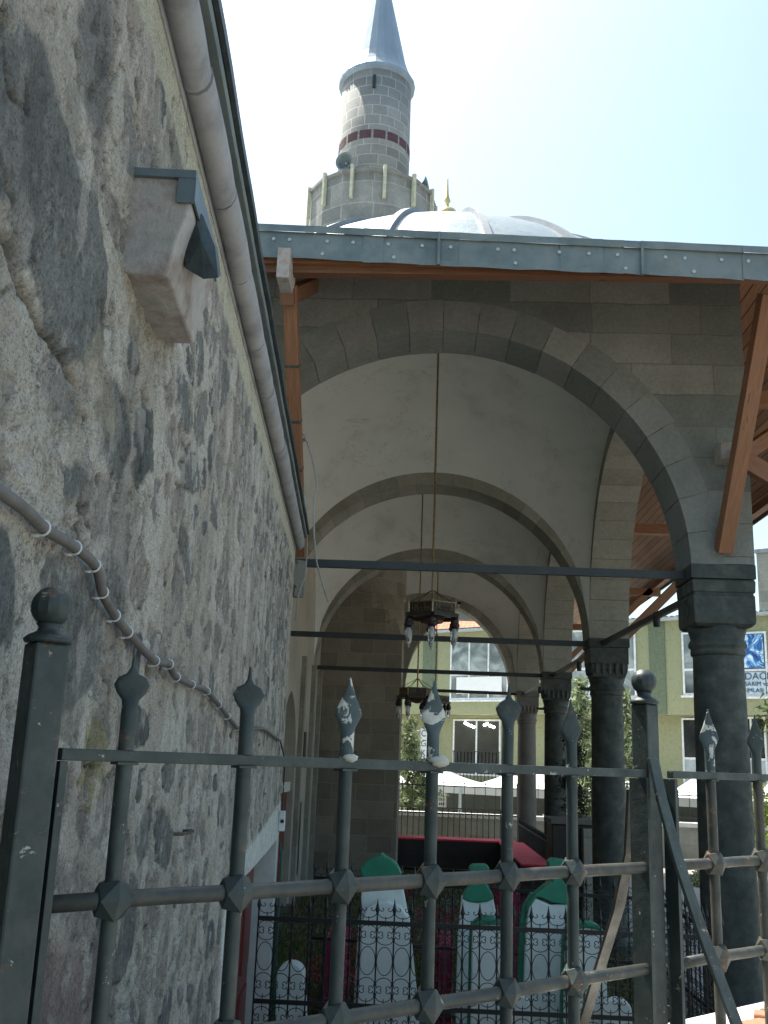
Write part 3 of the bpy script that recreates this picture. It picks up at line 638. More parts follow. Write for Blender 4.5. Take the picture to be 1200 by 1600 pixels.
for k in (1, 2):
    mb = MB(); wallp(mb, 'x', usamp(XL, XR, CX, RA+.1), zarch(CX, RA+.1, RA+.1, SP, lambda u: SP), 6.9, YF[k]+.01, YF[k]+TH-.01); mb.build('cross_wall', m_ash_in, PB, recalc=False)
    mb = MB(); ring(mb, 'x', CX, SP, RA, RA, .26, YF[k], YF[k]+TH, 26, .0); mb.build('arch_ring', m_vous_in, PB, bevel=.004)
# far end arch between minaret and corner column (pointed)
Y4 = 27.2; c4, a4, R4 = .98, 1.42, 2.52
mb = MB(); wallp(mb, 'x', usamp(-2.95, XO-.002, c4, a4+.15), zarch(c4, a4+.15, R4+.15, SP, lambda u: -1 if u < c4 else SP+.055), ZW, Y4, Y4+TH); mb.build('end_wall', m_ash_in, PB, recalc=False)
mb = MB(); ring(mb, 'x', c4, SP, a4, R4, .30, Y4, Y4+TH, 18); mb.build('arch_ring', m_vous_in, PB, bevel=.004)
# outer long wall with arches between the columns
b = (PITCH-TH)/2
for k in range(3):
    yc = YF[k]+TH+b; ylo = YF[k]+(TH+.004 if k == 0 else 0); yhi = YF[k+1]-.001 if k < 2 else Y4-.004
    mb = MB(); wallp(mb, 'y', usamp(ylo, yhi, yc, b+.12), zarch(yc, b+.12, b+.12, SP, lambda u: SP+.055), ZW-.01, XR+.004, XO-.006); mb.build('outer_wall', m_ash_in, PB, recalc=False)
    mb = MB(); ring(mb, 'y', yc, SP, b, b, .28, XR+.004, XO-.006, 26, 0.001); mb.build('arch_ring', m_vous_in, PB, bevel=.004)
# inner wall on the mosque side with the pointed portal niche
ny0, ny1, nzt, nsp = 16.9, 18.95, 2.75, 1.5; nyc = (ny0+ny1)/2; na = (ny1-ny0)/2; nR = (na*na+(nzt-nsp)**2)/(2*na)
mb = MB(); us = sorted(set([Y0+TH+.002, 28]+usamp(ny0, ny1, nyc, na, 24))); wallp(mb, 'y', us, zarch(nyc, na, nR, nsp, lambda u: -1), 6.9, XL, XL-.5); mb.build('inner_wall', m_plas, PB, recalc=False)
mb = MB(); mb.box((XL-1.0, ny0-.3, -1), (XL-.502, ny1+.3, 3.0)); mb.build('niche_back', m_plas, PB)
mb = MB(); mb.box((XL-.46, ny0+.004, -1), (XL-.12, ny1-.004, .98)); mb.build('portal_door', m_red, PB)
mb = MB(); mb.box((XL-.47, ny0+.004, .99), (XL-.06, ny1-.004, 1.16)); mb.build('portal_lintel', m_white, PB)
for (y0_, y1_, z0_, z1_) in ((20.0, 20.35, -.6, .75), (20.2, 20.6, 1.5, 2.1), (13.9, 14.7, .3, 1.9)):
    mb = MB(); mb.box((XL-.02, y0_, z0_), (XL+.012, y1_, z1_)); mb.build('shutter', m_darkwood, PB)
for yy in (19.2, 21.0, 22.3):
    mb = MB(); mb.box((XL-.002, yy, -1), (XL+.09, yy+.22, SP)); mb.build('pilaster', m_ash_in, PB)
# vaults
for k in range(3):
    ya = YF[k]+TH; yb = YF[k+1] if k < 2 else Y4; yc = (ya+yb)/2; hb = (yb-ya)/2; zc = SP+.2; Rv2 = RA*RA+hb*hb
    n = 36; vs = []; fs = []
    for i in range(n+1):
        for j in range(n+1):
            x = -RA+2*RA*i/n; y = -hb+2*hb*j/n; vs.append((CX+x, yc+y, zc+math.sqrt(max(0, Rv2-x*x-y*y))))
    for i in range(n):
        for j in range(n): fs.append((i*(n+1)+j, (i+1)*(n+1)+j, (i+1)*(n+1)+j+1, i*(n+1)+j+1))
    MB().add(vs, fs).build('vault', m_vault, PB, True, recalc=False)
# columns
def column(k, yc, mat):
    cx = (XR+XO)/2
    sh = MB().lathe((cx, yc, 0), [(.34, -1.0), (.34, -.86), (.30, -.82), (.275, -.74), (.256, -.7), (.256, 0), (.252, 1.0), (.243, 2.2), (.236, 2.70)], 36).build('column', mat, PB, True); sharp(sh, 40)
    MB().lathe((cx, yc, 0), [(.236, 2.69), (.255, 2.70), (.258, 2.735), (.25, 2.76), (.272, 2.775), (.276, 2.80), (.264, 2.83), (.25, 2.85), (.262, 2.90), (.285, 2.97)], 36).build('collar', mat, sh, True)
    h = .298; cap = MB()
    if k == 0:
        def sq(hh, ch, z): return [(cx+sx*(hh-(ch if q else 0)), yc+sy*(hh-(0 if q else ch)), z) for (sx, sy, q) in ((1, 1, 0), (1, 1, 1), (-1, 1, 1), (-1, 1, 0), (-1, -1, 0), (-1, -1, 1), (1, -1, 1), (1, -1, 0))]
        lv = [sq(.262, .02, 2.955), sq(.292, .012, 2.985), sq(.296, .01, 3.02), sq(.296, .01, 3.245), sq(.286, .01, 3.262), sq(.284, .01, 3.275), sq(.300, .01, 3.285), sq(.305, .01, 3.39), sq(.29, .01, 3.408)]
        vs = [v for L in lv for v in L]; fs = []
        for i in range(len(lv)-1):
            for q in range(8): fs.append((i*8+q, i*8+(q+1) % 8, (i+1)*8+(q+1) % 8, (i+1)*8+q))
        fs += [tuple(range(8)), tuple((len(lv)-1)*8+q for q in range(8))]; cap.add(vs, fs)
    else:
        cap.box((cx-.25, yc-.25, 2.965), (cx+.25, yc+.25, 3.075)); cap.box((cx-.272, yc-.272, 3.077), (cx+.272, yc+.272, 3.16)); cap.box((cx-.292, yc-.292, 3.162), (cx+.292, yc+.292, 3.408))
        for sx, sy in ((0, -1), (-1, 0), (0, 1), (1, 0)):
            for q in range(5):
                u = -.25+(q+.5)*.1; px, py = (cx+u, yc+sy*.262) if sx == 0 else (cx+sx*.262, yc+u)
                cap.lathe((px, py, 0), [(.006, 3.0), (.022, 3.03), (.034, 3.09), (.036, 3.19)], 8)
    cp_ = cap.build('capital', mat, sh, bevel=.006)
    ab = MB().box((cx-.31, yc-.31, 3.412), (cx+.31, yc+.31, 3.552)).build('abacus', mat, cp_, bevel=.008)
for k, yc in enumerate([Y0+.305, YF[1]+.305, YF[2]+.305, Y4+.305]): column(k, yc, m_col if k < 3 else (m_col_far))
# tie rods
for k, yy in enumerate([Y0+.26, YF[1]+.26, YF[2]+.26, Y4+.2]):
    x0 = XL-.05 if k < 3 else -.5
    MB().bar((x0, yy, 3.50), (XR+.01, yy, 3.48), .05, .078 if k == 0 else .085).build('tie_rod', m_iron, PB)
for k in range(3):
    ya, yb = (Y0+.6, YF[1]+.01) if k == 0 else (YF[k]+.6, YF[k+1] if k < 2 else Y4)
    o = MB().bar(((XR+XO)/2-.1, ya, 3.34 if k == 0 else 3.42), ((XR+XO)/2-.1, yb, 3.47), .05, .075).build('tie_rod', m_iron, PB)
    MB().lathe(((XR+XO)/2-.1, ya+1.75, 3.34), [(.0, -.09), (.04, -.085), (.045, 0), (.04, .085), (0, .09)], 10).build('clamp', m_iron, o, True)
# collar rod ends on the columns
for yc in (YF[1]+.305, YF[2]+.305):
    MB().tube([((XR+XO)/2-.22, yc-.1, 2.78), ((XR+XO)/2-.40, yc-.14, 2.78), ((XR+XO)/2-.42, yc-.15, 2.80)], .025, 8).build('rod_end', m_iron, PB)
# prayer hall mass behind the inner wall
mb = MB(); mb.box((-13, Y0+.05, -1), (XL-.66, 29, 6.7)); mb.build('hall_wall', m_ash, PB)

# eave: sloping plank soffit, fascia, purlins, struts
YE = 7.6; XE = 5.2
def zf(x): return 5.70-.035*(x+1.2) if x > -3 else 5.763
def zside(y): return 5.50
zwall = 6.55
mb = MB(); vs = [(-13, YE, zf(-13)+.06), (-1.2, YE, zf(-1.2)+.06), (2.5, YE, zf(2.5)+.06), (XE, YE, 5.53), (XO-.02, Y0+.02, zwall), (2.5, Y0+.02, zwall), (-1.2, Y0+.02, zwall), (-13, Y0+.02, zwall)]
def q_(mb, ids, uvf): mb.add([vs[i] for i in ids], [tuple(range(len(ids)))], [[uvf(vs[i]) for i in ids]])
q_(mb, (0, 1, 6, 7), lambda p: (p[0], (p[1]-YE)*1.08)); q_(mb, (1, 2, 5, 6), lambda p: (p[0], (p[1]-YE)*1.08)); q_(mb, (2, 3, 4, 5), lambda p: (p[0], (p[1]-YE)*1.08))
vs = [(XE, YE, 5.53), (XE, 30, 5.53), (XO-.02, 30, zwall), (XO-.02, Y0+.02, zwall)]; q_(mb, (0, 1, 2, 3), lambda p: (p[1], (XE-p[0])*1.1))
mb.build('eave_soffit', m_plank, PB, recalc=False)
# zinc fascia in overlapping lengths, following a slightly sagging line
mb = MB(); xs = [-13, -9, -6, -3.2, -1.55, .05, 1.75, 3.4, XE+.02]; nails = []
for a, b_ in zip(xs[:-1], xs[1:]):
    n = 10; j = random.uniform(0, .008)
    for i in range(n):
        u0, u1 = a+(b_-a)*i/n, a+(b_-a+.02)*(i+1)/n
        def w_(u, z): return random.Random(int(u*50)*7+z).uniform(-.007, .007)
        for (za, zb2, dy) in ((0, .235, 0), (.235, .30, -.022)):
            y0a, y1a = YE-j+w_(u0, 1)+dy, YE-j+w_(u1, 1)+dy; y0b, y1b = YE-j+w_(u0, 2)+dy, YE-j+w_(u1, 2)+dy
            if za == 0: z0a, z1a = zf(u0)+w_(u0, 3), zf(u1)+w_(u1, 3)
            else: z0a, z1a = zf(u0)+.235, zf(u1)+.235
            mb.quad((u0, y0a, z0a), (u1, y1a, z1a), (u1, y1b, zf(u1)+zb2), (u0, y0b, zf(u0)+zb2))
        mb.quad((u0, YE-j-.022, zf(u0)+.235), (u1, YE-j-.022, zf(u1)+.235), (u1, YE+.03, zf(u1)+.235), (u0, YE+.03, zf(u0)+.235))
        mb.quad((u0, YE-j-.022, zf(u0)+.30), (u1, YE-j-.022, zf(u1)+.30), (u1, YE+.1, zf(u1)+.33), (u0, YE+.1, zf(u0)+.33))
    mb.box((b_-.012, YE-.03, zf(b_)-.004), (b_+.012, YE-.002, zf(b_)+.30))
    x = a+.15
    while x < b_-.1:
        for zz_ in ((.17,) if random.random() < .75 else (.05, .17)):
            xx = x+random.uniform(-.05, .05); nails.append((xx, YE-.012, zf(xx)+zz_))
        x += random.uniform(.22, .34)
mb.box((XE, YE-.02, 5.44), (XE+.02, 30, 5.78)); fo = mb.build('fascia', m_zinc, PB, recalc=False)
mb = MB().lathe((0, 0, 0), [(.017, 0), (.013, .005), (.012, .003), (.005, .003), (.004, .008)], 10); mb.v = [(v[0]+nails[0][0], -v[2]+nails[0][1], v[1]+nails[0][2]) for v in mb.v]; nw = mb.build('nail_washer', flat('pale washers', (.42, .47, .47), .5, .3), fo, root=nails[0])
for q in nails[1:]:
    if len(nails) > 98: break
    o = nw.copy(); sc.collection.objects.link(o); o.parent = fo; o.location = Vector(q)-PB.location
# roof planes
mb = MB(); zr = 7.42
mb.quad((-13, YE+.05, zf(-13)+.32), (XE, YE+.05, zf(XE)+.31), (2.2, 10.4, zr), (-13, 10.4, zr)); mb.quad((XE, YE+.05, zf(XE)+.31), (XE, 30, zf(XE)+.31), (2.2, 28, zr), (2.2, 10.4, zr)); mb.quad((-13, 10.4, zr), (2.2, 10.4, zr), (2.2, 28, zr), (-13, 28, zr))
mb.quad((-13, 28, zr), (2.2, 28, zr), (XE, 30, 5.78), (-13, 30, 5.78)); mb.build('roof', m_lead, PB, recalc=False)
# purlins
pl, pr = atY(470, 437, YE+.2), atY(1150, 444, YE+.2)
def zq(x): return float(pl[2]+(pr[2]-pl[2])*(x-pl[0])/(pr[0]-pl[0]))+.045
mb = MB(); mb.bar((-13, YE+.16, zq(-4)), (XE, YE+.16, zq(XE)), .10, .09); mb.build('purlin', m_wood_d, PB)
mb = MB(); mb.bar((-13, YE+.085, zq(-4)+.035), (XE, YE+.085, zq(XE)+.035), .04, .035); mb.build('batten', m_wood, PB)
mb = MB(); mb.bar((XE-.2, YE+.2, 5.47), (XE-.2, 30, 5.47), .12, .13); mb.build('purlin', m_wood, PB)
# joist end sticking out under the fascia + struts
nz_ = atY(443, 411, YE-.06)
mb = MB(); mb.box((nz_[0]-.055, YE-.085, nz_[2]-.145), (nz_[0]+.055, YE+.3, nz_[2]+.13), .004); mb.build('joist_end', m_oldwood, PB, bevel=.008)
mb = MB(); mb.bar((nz_[0], YE+.22, nz_[2]-.17), (nz_[0], Y0, 6.42), .12, .14); mb.build('joist', m_wood_d, PB)
fa = atY(468, 868, 9.28); tb_ = atY(453, 445, 7.9)
st = MB().bar(tuple(fa), tuple(tb_), .118, .10).build('strut', m_wood, PB, bevel=.006); st['label'] = 'long orange timber strut beside the rubble wall'
mb = MB(); mb.bar((fa[0], fa[1]-.0, fa[2]-.05), (fa[0]-.02, fa[1]+.02, fa[2]-.4), .11, .1); mb.bar((fa[0]-.05, 8.9, fa[2]-.22), (fa[0]-.05, 9.6, fa[2]-.22), .1, .2); mb.build('strut_corbel', m_ash, PB)
mb = MB()
for f_ in (.28, .48, .66):
    p = Vector(tb_)*(1-f_)+Vector(fa)*f_; d = (Vector(tb_)-Vector(fa)).normalized(); mb = MB(); mb.bar(p-d*.012, p+d*.012, .124, .106); mb.build('strap', m_rust, st)
fr = atY(1130, 862, Y0-.02); tr = atY(1196, 480, 8.35)
tr2 = Vector(fr)+(Vector(tr)-Vector(fr))*1.05
s2 = MB().bar(tuple(fr), tuple(tr2), .145, .125).build('strut', m_wood, PB, bevel=.006); s2['label'] = 'orange timber strut rising from the corner column'
mb = MB(); mb.box((fr[0]-.22, Y0-.0, 0), (fr[0], Y0, 0)) if False else None
e1 = atY(1137, 707, Y0-.18); MB().bar((e1[0], Y0-.24, e1[2]), (e1[0], Y0+.02, e1[2]+.01), .16, .17).build('joist_end', m_oldwood, PB, bevel=.008)
b1 = atY(1150, 712, 9.15); b2 = atY(1290, 795, 9.15); MB().bar(tuple(b1), tuple(b2), .10, .17).build('brace', m_wood, PB, bevel=.006)
b1 = atY(1160, 712, 10.0); b2 = atY(1262, 640, 10.6); MB().bar(tuple(b1), tuple(b2), .10, .15).build('brace', m_wood, PB, bevel=.006)
for k, yc in enumerate([Y0+.305, YF[1]+.305, YF[2]+.305, Y4+.305]):
    if k: MB().bar((XO, yc, 3.62), (XE-.25, yc, 5.42), .14, .14).build('strut', m_wood, PB, bevel=.006)
    MB().bar((XO, yc, 5.36), (XE-.05, yc, 5.36), .14, .16).build('joist', m_wood, PB, bevel=.006)
# domes and finials
for k in (0, 1):
    yc = YF[k]+TH+b; c = (CX+.06, yc, 4.06); R = 4.46; n = 64; prof_ = [(R*math.sin(a), R*math.cos(a)) for a in np.linspace(R_(54), R_(.4), 38)]
    d_ = MB().lathe(c, prof_, n, cap=False).build('dome', m_lead, PB, True); m = MB()
    for q in range(20):
        a = 2*math.pi*(q+.35)/20
        for i in range(26):
            t0, t1 = R_(53-i*1.95), R_(53-(i+1)*1.95); off_ = random.uniform(-.002, .002)
            P0 = Vector((c[0]+(R+.02)*math.sin(t0)*math.cos(a), c[1]+(R+.02)*math.sin(t0)*math.sin(a), c[2]+(R+.02)*math.cos(t0))); P1 = Vector((c[0]+(R+.02)*math.sin(t1)*math.cos(a), c[1]+(R+.02)*math.sin(t1)*math.sin(a), c[2]+(R+.02)*math.cos(t1)))
            m.bar(P0, P1, .075, .07, (P0-Vector(c)))
    m.build('seam', m_leadseam, d_)
    fz = MB().lathe((CX+.06, yc, 8.68), [(.09, 0), (.05, .1), (.03, .2), (.03, .35), (.13, .42), (.16, .5), (.13, .58), (.03, .64), (.025, .7), (.05, .74), (.03, .8), (.02, .85), (.01, 1.08), (.002, 1.2)], 16)
    fz.build('finial', flat('gilded finial', (.62, .5, .22), .35, .6), d_, True)
# minaret
MN = empty('minaret', (-1.68, 24.0, -1)); tag(MN, 'round stone minaret with a conical blue grey spire behind the porch dome', 'minaret')
mx, my = -1.68, 24.0
mb = MB(); mb.box((XL+.002, my-1.27, -1), (-.46, my+1.27, 4.3)); mb.build('base', m_min_base, MN)
mb = MB()     # chamfered transition between square base and round shaft
sqp = [(-1, -1), (0, -1), (1, -1), (1, 0), (1, 1), (0, 1), (-1, 1), (-1, 0)]
x0_, x1_ = mx-1.22, -.46; cxm = (x0_+x1_)/2; hw = (x1_-x0_)/2
seg = 32; vs = []; fs = []
for L in range(9):
    t = L/8; z = 4.3+t*1.1
    for k in range(seg):
        a = 2*math.pi*k/seg; ca, sa = math.cos(a), math.sin(a); q = 1/max(abs(ca), abs(sa)); rsq = 1.22*q; rr = min(rsq, 1.22+(1.22*1.414-1.22)*(1-t)); vs.append((cxm+ca*rr, my+sa*rr*1.03, z))
for L in range(8):
    for k in range(seg): fs.append((L*seg+k, L*seg+(k+1) % seg, (L+1)*seg+(k+1) % seg, (L+1)*seg+k))
uvs = [[(v*.24, (f//seg)*.14) for v in (0, 0, 0, 0)] for f in range(len(fs))]
uvs = [[((i % seg)*.24, (i//seg)*.14), ((i % seg+1)*.24, (i//seg)*.14), ((i % seg+1)*.24, (i//seg+1)*.14), ((i % seg)*.24, (i//seg+1)*.14)] for i in range(len(fs))]
MB().add(vs, fs, uvs).build('transition', m_min_base, MN)
MB().lathe((mx+.02, my, 0), [(1.24, 5.4), (1.2, 9), (1.16, 13.6)], 48).build('lower_shaft', m_min_base, MN, True)
MB().lathe((mx, my, 0), [(1.16, 13.55), (1.3, 13.9), (1.3, 14.1), (1.45, 14.3), (1.45, 14.45), (1.6, 14.6), (1.68, 14.7), (1.68, 16.12), (1.58, 16.14), (1.56, 15.0), (1.0, 15.0)], 16).build('balcony', m_balc, MN)
MB().lathe((mx, my, 0), [(1.66, 14.68), (1.70, 14.7), (1.70, 14.82), (1.665, 14.84)], 48, cap=False).build('balcony_moulding', m_balc, MN)
MB().lathe((mx, my, 0), [(1.69, 16.1), (1.74, 16.12), (1.74, 16.2), (1.58, 16.22)], 16, cap=False).build('parapet_coping', m_balc, MN)
for q in range(13):
    a = 2*math.pi*(q+.25)/13; px, py = mx+1.74*math.cos(a), my+1.74*math.sin(a); d = Vector((math.cos(a), math.sin(a), 0))
    MB().bar((px, py, 15.35), (px, py, 16.28), .075, .10, tuple(d)).build('balcony_post', flat('cream posts %d' % q, (.52, .50, .36), .7) if q == 0 else bpy.data.materials['cream posts 0'], MN)
MB().lathe((mx, my, 0), [(.985, 15.0), (.975, 17.3), (.96, 19.75)], 64).build('shaft', m_min, MN, True)
for q in range(16):       # dark red stone course
    a0, a1 = 2*math.pi*q/16+.03, 2*math.pi*(q+1)/16-.03; MB().lathe((mx, my, 0), [(.93, 17.58), (.982, 17.581), (.982, 17.83), (.93, 17.831)], 4, a0, a1, False).build('red_course_stone', bpy.data.materials.get('red course') or mnoise('red course', two((.07, .035, .045), (.11, .055, .06)), 6, .9, .4, 40), MN)
MB().box((mx-.05, my-1.0, 19.1), (mx+.03, my-.9, 19.5)).build('slit_window', m_black, MN)
sp_ = MB().lathe((mx, my, 0), [(.96, 19.72), (1.06, 19.78), (1.07, 19.86), (1.0, 19.98), (.93, 20.12), (.86, 20.3), (.80, 20.5), (.02, 24.2)], 24).build('spire', m_spire, MN)
MB().lathe((mx, my, 0), [(.02, 24.1), (.1, 24.3), (.12, 24.4), (.03, 24.6), (.07, 24.7), (.01, 25.1)], 12).build('finial', m_brass, sp_, True)
# loudspeakers
def horn(c, d, label):
    d = Vector(d).normalized(); r = empty('loudspeaker', tuple(c)); tag(r, label, 'loudspeaker'); z = d.to_track_quat('Z', 'Y').to_matrix()
    a = MB().lathe((0, 0, 0), [(.07, -.34), (.08, -.3), (.08, -.14), (.055, -.12), (.07, 0), (.12, .12), (.2, .2), (.24, .22), (.235, .205), (.19, .19), (.1, .1), (.05, 0)], 24); a.v = [tuple(Vector(c)+z @ Vector(v)) for v in a.v]; a.build('horn', flat('grey horn paint '+label[:6], (.16, .20, .21), .5), r, True, recalc=False)
    a = MB().lathe((0, 0, 0), [(.001, -.02), (.05, -.01), (.05, .06), (.02, .1), (.001, .11)], 16); a.v = [tuple(Vector(c)+z @ Vector(v)) for v in a.v]; a.build('driver', m_conc, r, True)
    MB().tube([Vector(c)-d*.25, Vector(c)-d*.25+Vector((0, .0, -.25)), Vector(c)+Vector((.15, .5, -.3))], .018, 6).build('bracket', m_black, r)
hc = atY(543, 257, 22.85); horn(hc, (-.35, -.9, -.15), 'grey horn loudspeaker on the minaret shaft facing the camera')
hc = atY(655, 293, 23.4); horn(hc, (1, -.25, .1), 'grey horn loudspeaker on the right side of the minaret balcony seen from the side')

# rope on the left strut
rp = MB(); rp_pts = [atY(x, y, 8.9) for x, y in [(468,684),(480,690),(487,712),(494,745),(496,765),(491,779),(490,800),(491,840),(495,880),(505,915),(513,940)]]; rp.tube(rp_pts, .0085, 6)
rp.tube([atY(x, y, 8.75) for x, y in [(456,681),(464,681),(471,686),(478,688)]], .01, 6); rp.tube([atY(x, y, 8.75) for x, y in [(462,704),(467,697),(473,689),(477,684)]], .01, 6); rp.tube([atY(x, y, 8.72) for x, y in [(470,678),(476,680),(478,688),(472,692),(469,684),(474,680)]], .011, 6)
rp.tube([atY(x, y, 8.9) for x, y in [(474,760),(479,800),(480,860),(477,900),(466,930),(462,970)]], .007, 6)
ro_ = rp.build('rope', m_rope, None, True, root=tuple(rp_pts[0])); tag(ro_, 'thin grey rope knotted round the left timber strut with a loose hanging end', 'rope')

# chandeliers
def chandelier(x, y, z, rot, label, topz=7.2):
    r = empty('chandelier', (x, y, z)); tag(r, label, 'chandelier', 'hexagonal lamps hanging under the porch vaults'); c = Vector((x, y, z)); Rr = .335
    MB().tube([(x, y, topz), (x, y, z+.1)], .014, 8).build('rod', m_brass, r)
    V = [Vector((math.cos(rot+k*math.pi/3), math.sin(rot+k*math.pi/3), 0)) for k in range(6)]
    for k in range(6):
        a, b_ = c+V[k]*Rr, c+V[(k+1) % 6]*Rr; d = (b_-a).normalized(); nrm = Vector((d.y, -d.x, 0)); 
        m = MB(); m.bar(a+Vector((0, 0, 0)), b_, .012, .13); m.bar(a+Vector((0, 0, -.09)), b_+Vector((0, 0, -.09)), .10, .05); p = m.build('band_panel', m_bronze, r)
        m = MB(); m.bar(a+nrm*.01+Vector((0, 0, .07)), b_+nrm*.01+Vector((0, 0, .07)), .014, .012); m.bar(a+nrm*.01+Vector((0, 0, -.07)), b_+nrm*.01+Vector((0, 0, -.07)), .014, .012); m.bar(a+nrm*.01+Vector((0, 0, -.075)), a+nrm*.01+Vector((0, 0, .09)), .02, .02, (0, 1, 0)); m.build('gilt_border', m_brass, p)
        m = MB(); rnd = random.Random(3+k); L = (b_-a).length; u = .05
        while u < L-.05:           # raised calligraphy strokes
            h = rnd.uniform(.02, .045); m.tube([a+d*(u+q*.02)+nrm*.011+Vector((0, 0, rnd.uniform(-.045, -.01)+h*math.sin(q*1.7))) for q in range(4)], .0038, 4)
            if rnd.random() < .5: m.tube([a+d*u+nrm*.011+Vector((0, 0, -.03)), a+d*(u+.006)+nrm*.011+Vector((0, 0, .045))], .0038, 4)
            u += .036
        m.build('calligraphy', m_brass, p)
        pc = c+V[k]*Rr+Vector((0, 0, -.1)); m = MB(); m.lathe(tuple(pc), [(.02, .03), (.022, -.02), (.04, -.03), (.058, -.07), (.05, -.08), (.062, -.10), (.066, -.13), (.05, -.145), (.044, -.16)], 14); l = m.build('lamp_holder', m_bronze, r, True)
        m = MB(); m.lathe(tuple(pc), [(.040, -.16), (.042, -.24), (.034, -.31), (.016, -.335), (.012, -.345), (.016, -.36), (.001, -.385)], 14); m.build('glass_shade', m_bulb, l, True)
        MB().lathe(tuple(pc), [(.014, -.16), (.02, -.2), (.018, -.27), (.001, -.29)], 8).build('bulb', flat('bulb', (.75, .76, .74), .3) if 'bulb' not in bpy.data.materials else bpy.data.materials['bulb'], l, True)
        MB().bar(c+Vector((0, 0, -.08)), c+V[k]*Rr+Vector((0, 0, -.09)), .03, .03).build('arm', m_cop, r)
        MB().tube([c+V[k]*Rr*.95+Vector((0, 0, .07)), c+Vector((0, 0, .26))], .005, 5).build('stay_wire', m_bronze, r)
    MB().lathe((x, y, z), [(.02, .1), (.05, .04), (.12, -.06), (.16, -.14), (.14, -.17), (.02, -.2)], 6).build('hub', m_cop, r)
ch = atY(675, 953, 12.75); chandelier(ch[0], 12.75, ch[2], R_(-90), 'nearest hexagonal brass chandelier with calligraphy band and clear lamps, hanging highest in view')
ch = atY(652, 1082, 18.65); chandelier(ch[0], 18.65, ch[2], R_(-60), 'middle hexagonal chandelier seen lower behind the white flaked spear tips')
ch = atY(680, 1092, 24.5); chandelier(ch[0], 24.5, ch[2], R_(-75), 'farthest chandelier, mostly hidden by a peeling fence spear')

# ================================================================== foreground green fence on its wall
FP = Vector((-.457, 1.574, 0)); FD = Vector((.7487, .6629, 0)); FN = Vector((FD.y, -FD.x, 0))   # FN towards the camera side
def fp(t, n, z): q = FP+FD*t+FN*n; return Vector((q.x, q.y, z))
TOPZ, R2, SPC = 1.592, 1.382, .2128
FE = empty('iron_fence', tuple(fp(.6, 0, .95))); tag(FE, 'tall green painted iron fence with spear tips and folded diamond knots in the foreground', 'fence')
def fhex(t0, t1, n0, n1, z0, z1): return [fp(t0, n0, z0), fp(t1, n0, z0), fp(t1, n1, z0), fp(t0, n1, z0), fp(t0, n0, z1), fp(t1, n0, z1), fp(t1, n1, z1), fp(t0, n1, z1)]
zrows = [1.382, 1.165, .955]
def spear(t, mat, style, tip, peelk=False, parent=None):
    b0 = .93; pk = MB().tube([fp(t, 0, b0), fp(t, 0, TOPZ-.012)], .0125, 14).build('bar', m_fence if t < 1.2 else m_rust, FE, True); sharp(pk, 40)
    m = MB(); zt = tip; rr = zt-TOPZ
    # round stem then flattened leaf
    if style == 'round': prof = [(0, .0125, .0125), (.45, .0125, .0125), (.52, .0135, .008), (.60, .023, .004), (.68, .0275, .0035), (.76, .0215, .0035), (.80, .009, .0035), (.86, .004, .003), (1, .0015, .0015)]
    else: prof = [(0, .0125, .0125), (.34, .0125, .0125), (.42, .017, .008), (.52, .0245, .005), (.60, .0225, .004), (.74, .0135, .0038), (.88, .006, .003), (1, .0012, .0012)]
    vs = []; fs = []; n = 16; rot = (.62 if t > .3 else .25)+random.uniform(-.15, .15); lean = random.uniform(-.004, .004)
    for (k, a, b_) in prof:
        z = TOPZ+.009+(rr-.009)*k
        for q in range(n):
            th = 2*math.pi*q/n; u, v = a*math.cos(th), b_*math.sin(th); u2 = u*math.cos(rot)-v*math.sin(rot); v2 = u*math.sin(rot)+v*math.cos(rot); vs.append(fp(t+u2+lean*k, v2, z))
    for i in range(len(prof)-1):
        for q in range(n): fs.append((i*n+q, i*n+(q+1) % n, (i+1)*n+(q+1) % n, (i+1)*n+q))
    fs.append(tuple((len(prof)-1)*n+q for q in range(n))); m.add(vs, fs); o = m.build('spear_tip', mat, pk, True); sharp(o, 50)
    m = MB(); m.hexa(fhex(t-.017, t+.017, -.014, .014, TOPZ-.013, TOPZ-.009)); m.build('collar_plate', m_fence, pk)
    for z in zrows:
        m = MB(); A = .0275; Bq = .021; dd = .0155
        fr_ = [(A, 0), (0, A*1.1), (-A, 0), (0, -A*1.1)]; md = [(Bq, Bq), (-Bq, Bq), (-Bq, -Bq), (Bq, -Bq)]; sc_ = random.uniform(.93, 1.05); j = random.uniform(-.12, .12)
        def rt(p): return (p[0]*math.cos(j)-p[1]*math.sin(j), p[0]*math.sin(j)+p[1]*math.cos(j))
        vs = [fp(t+rt(p)[0]*sc_, dd+.004, z+rt(p)[1]*sc_) for p in fr_]+[fp(t+rt(p)[0]*1.15, 0, z+rt(p)[1]*1.15) for p in md]+[fp(t+p[0]*sc_, -dd-.004, z+p[1]*sc_) for p in fr_]+[fp(t, dd+.011, z)]
        fs = []
        for q in range(4):
            q2 = (q+1) % 4; fs += [(q, q2, 4+q), (q2, 4+q2, 4+q), (8+q2, 8+q, 4+q), (8+q2, 4+q, 4+q2)]
        fs += [(0, 3, 12), (3, 2, 12), (2, 1, 12), (1, 0, 12), (8, 9, 10, 11)]
        m.add(vs, fs); m.build('diamond_knot', m_fence if t < 1.2 else m_rust, pk, bevel=.0012)
tips = [(0., 'round', 1.749, m_fence), (.2165, 'round', 1.748, m_fence), (.4325, 'leaf', 1.748, m_peel), (.645, 'leaf', 1.759, m_peel), (.856, 'round', 1.768, m_fence), (1.06, 'leaf', 1.749, m_fence), (1.598, 'leaf', 1.758, m_peel), (1.818, 'leaf', 1.757, m_fence), (2.03, 'leaf', 1.757, m_fence), (2.25, 'leaf', 1.757, m_fence), (2.46, 'leaf', 1.757, m_fence)]
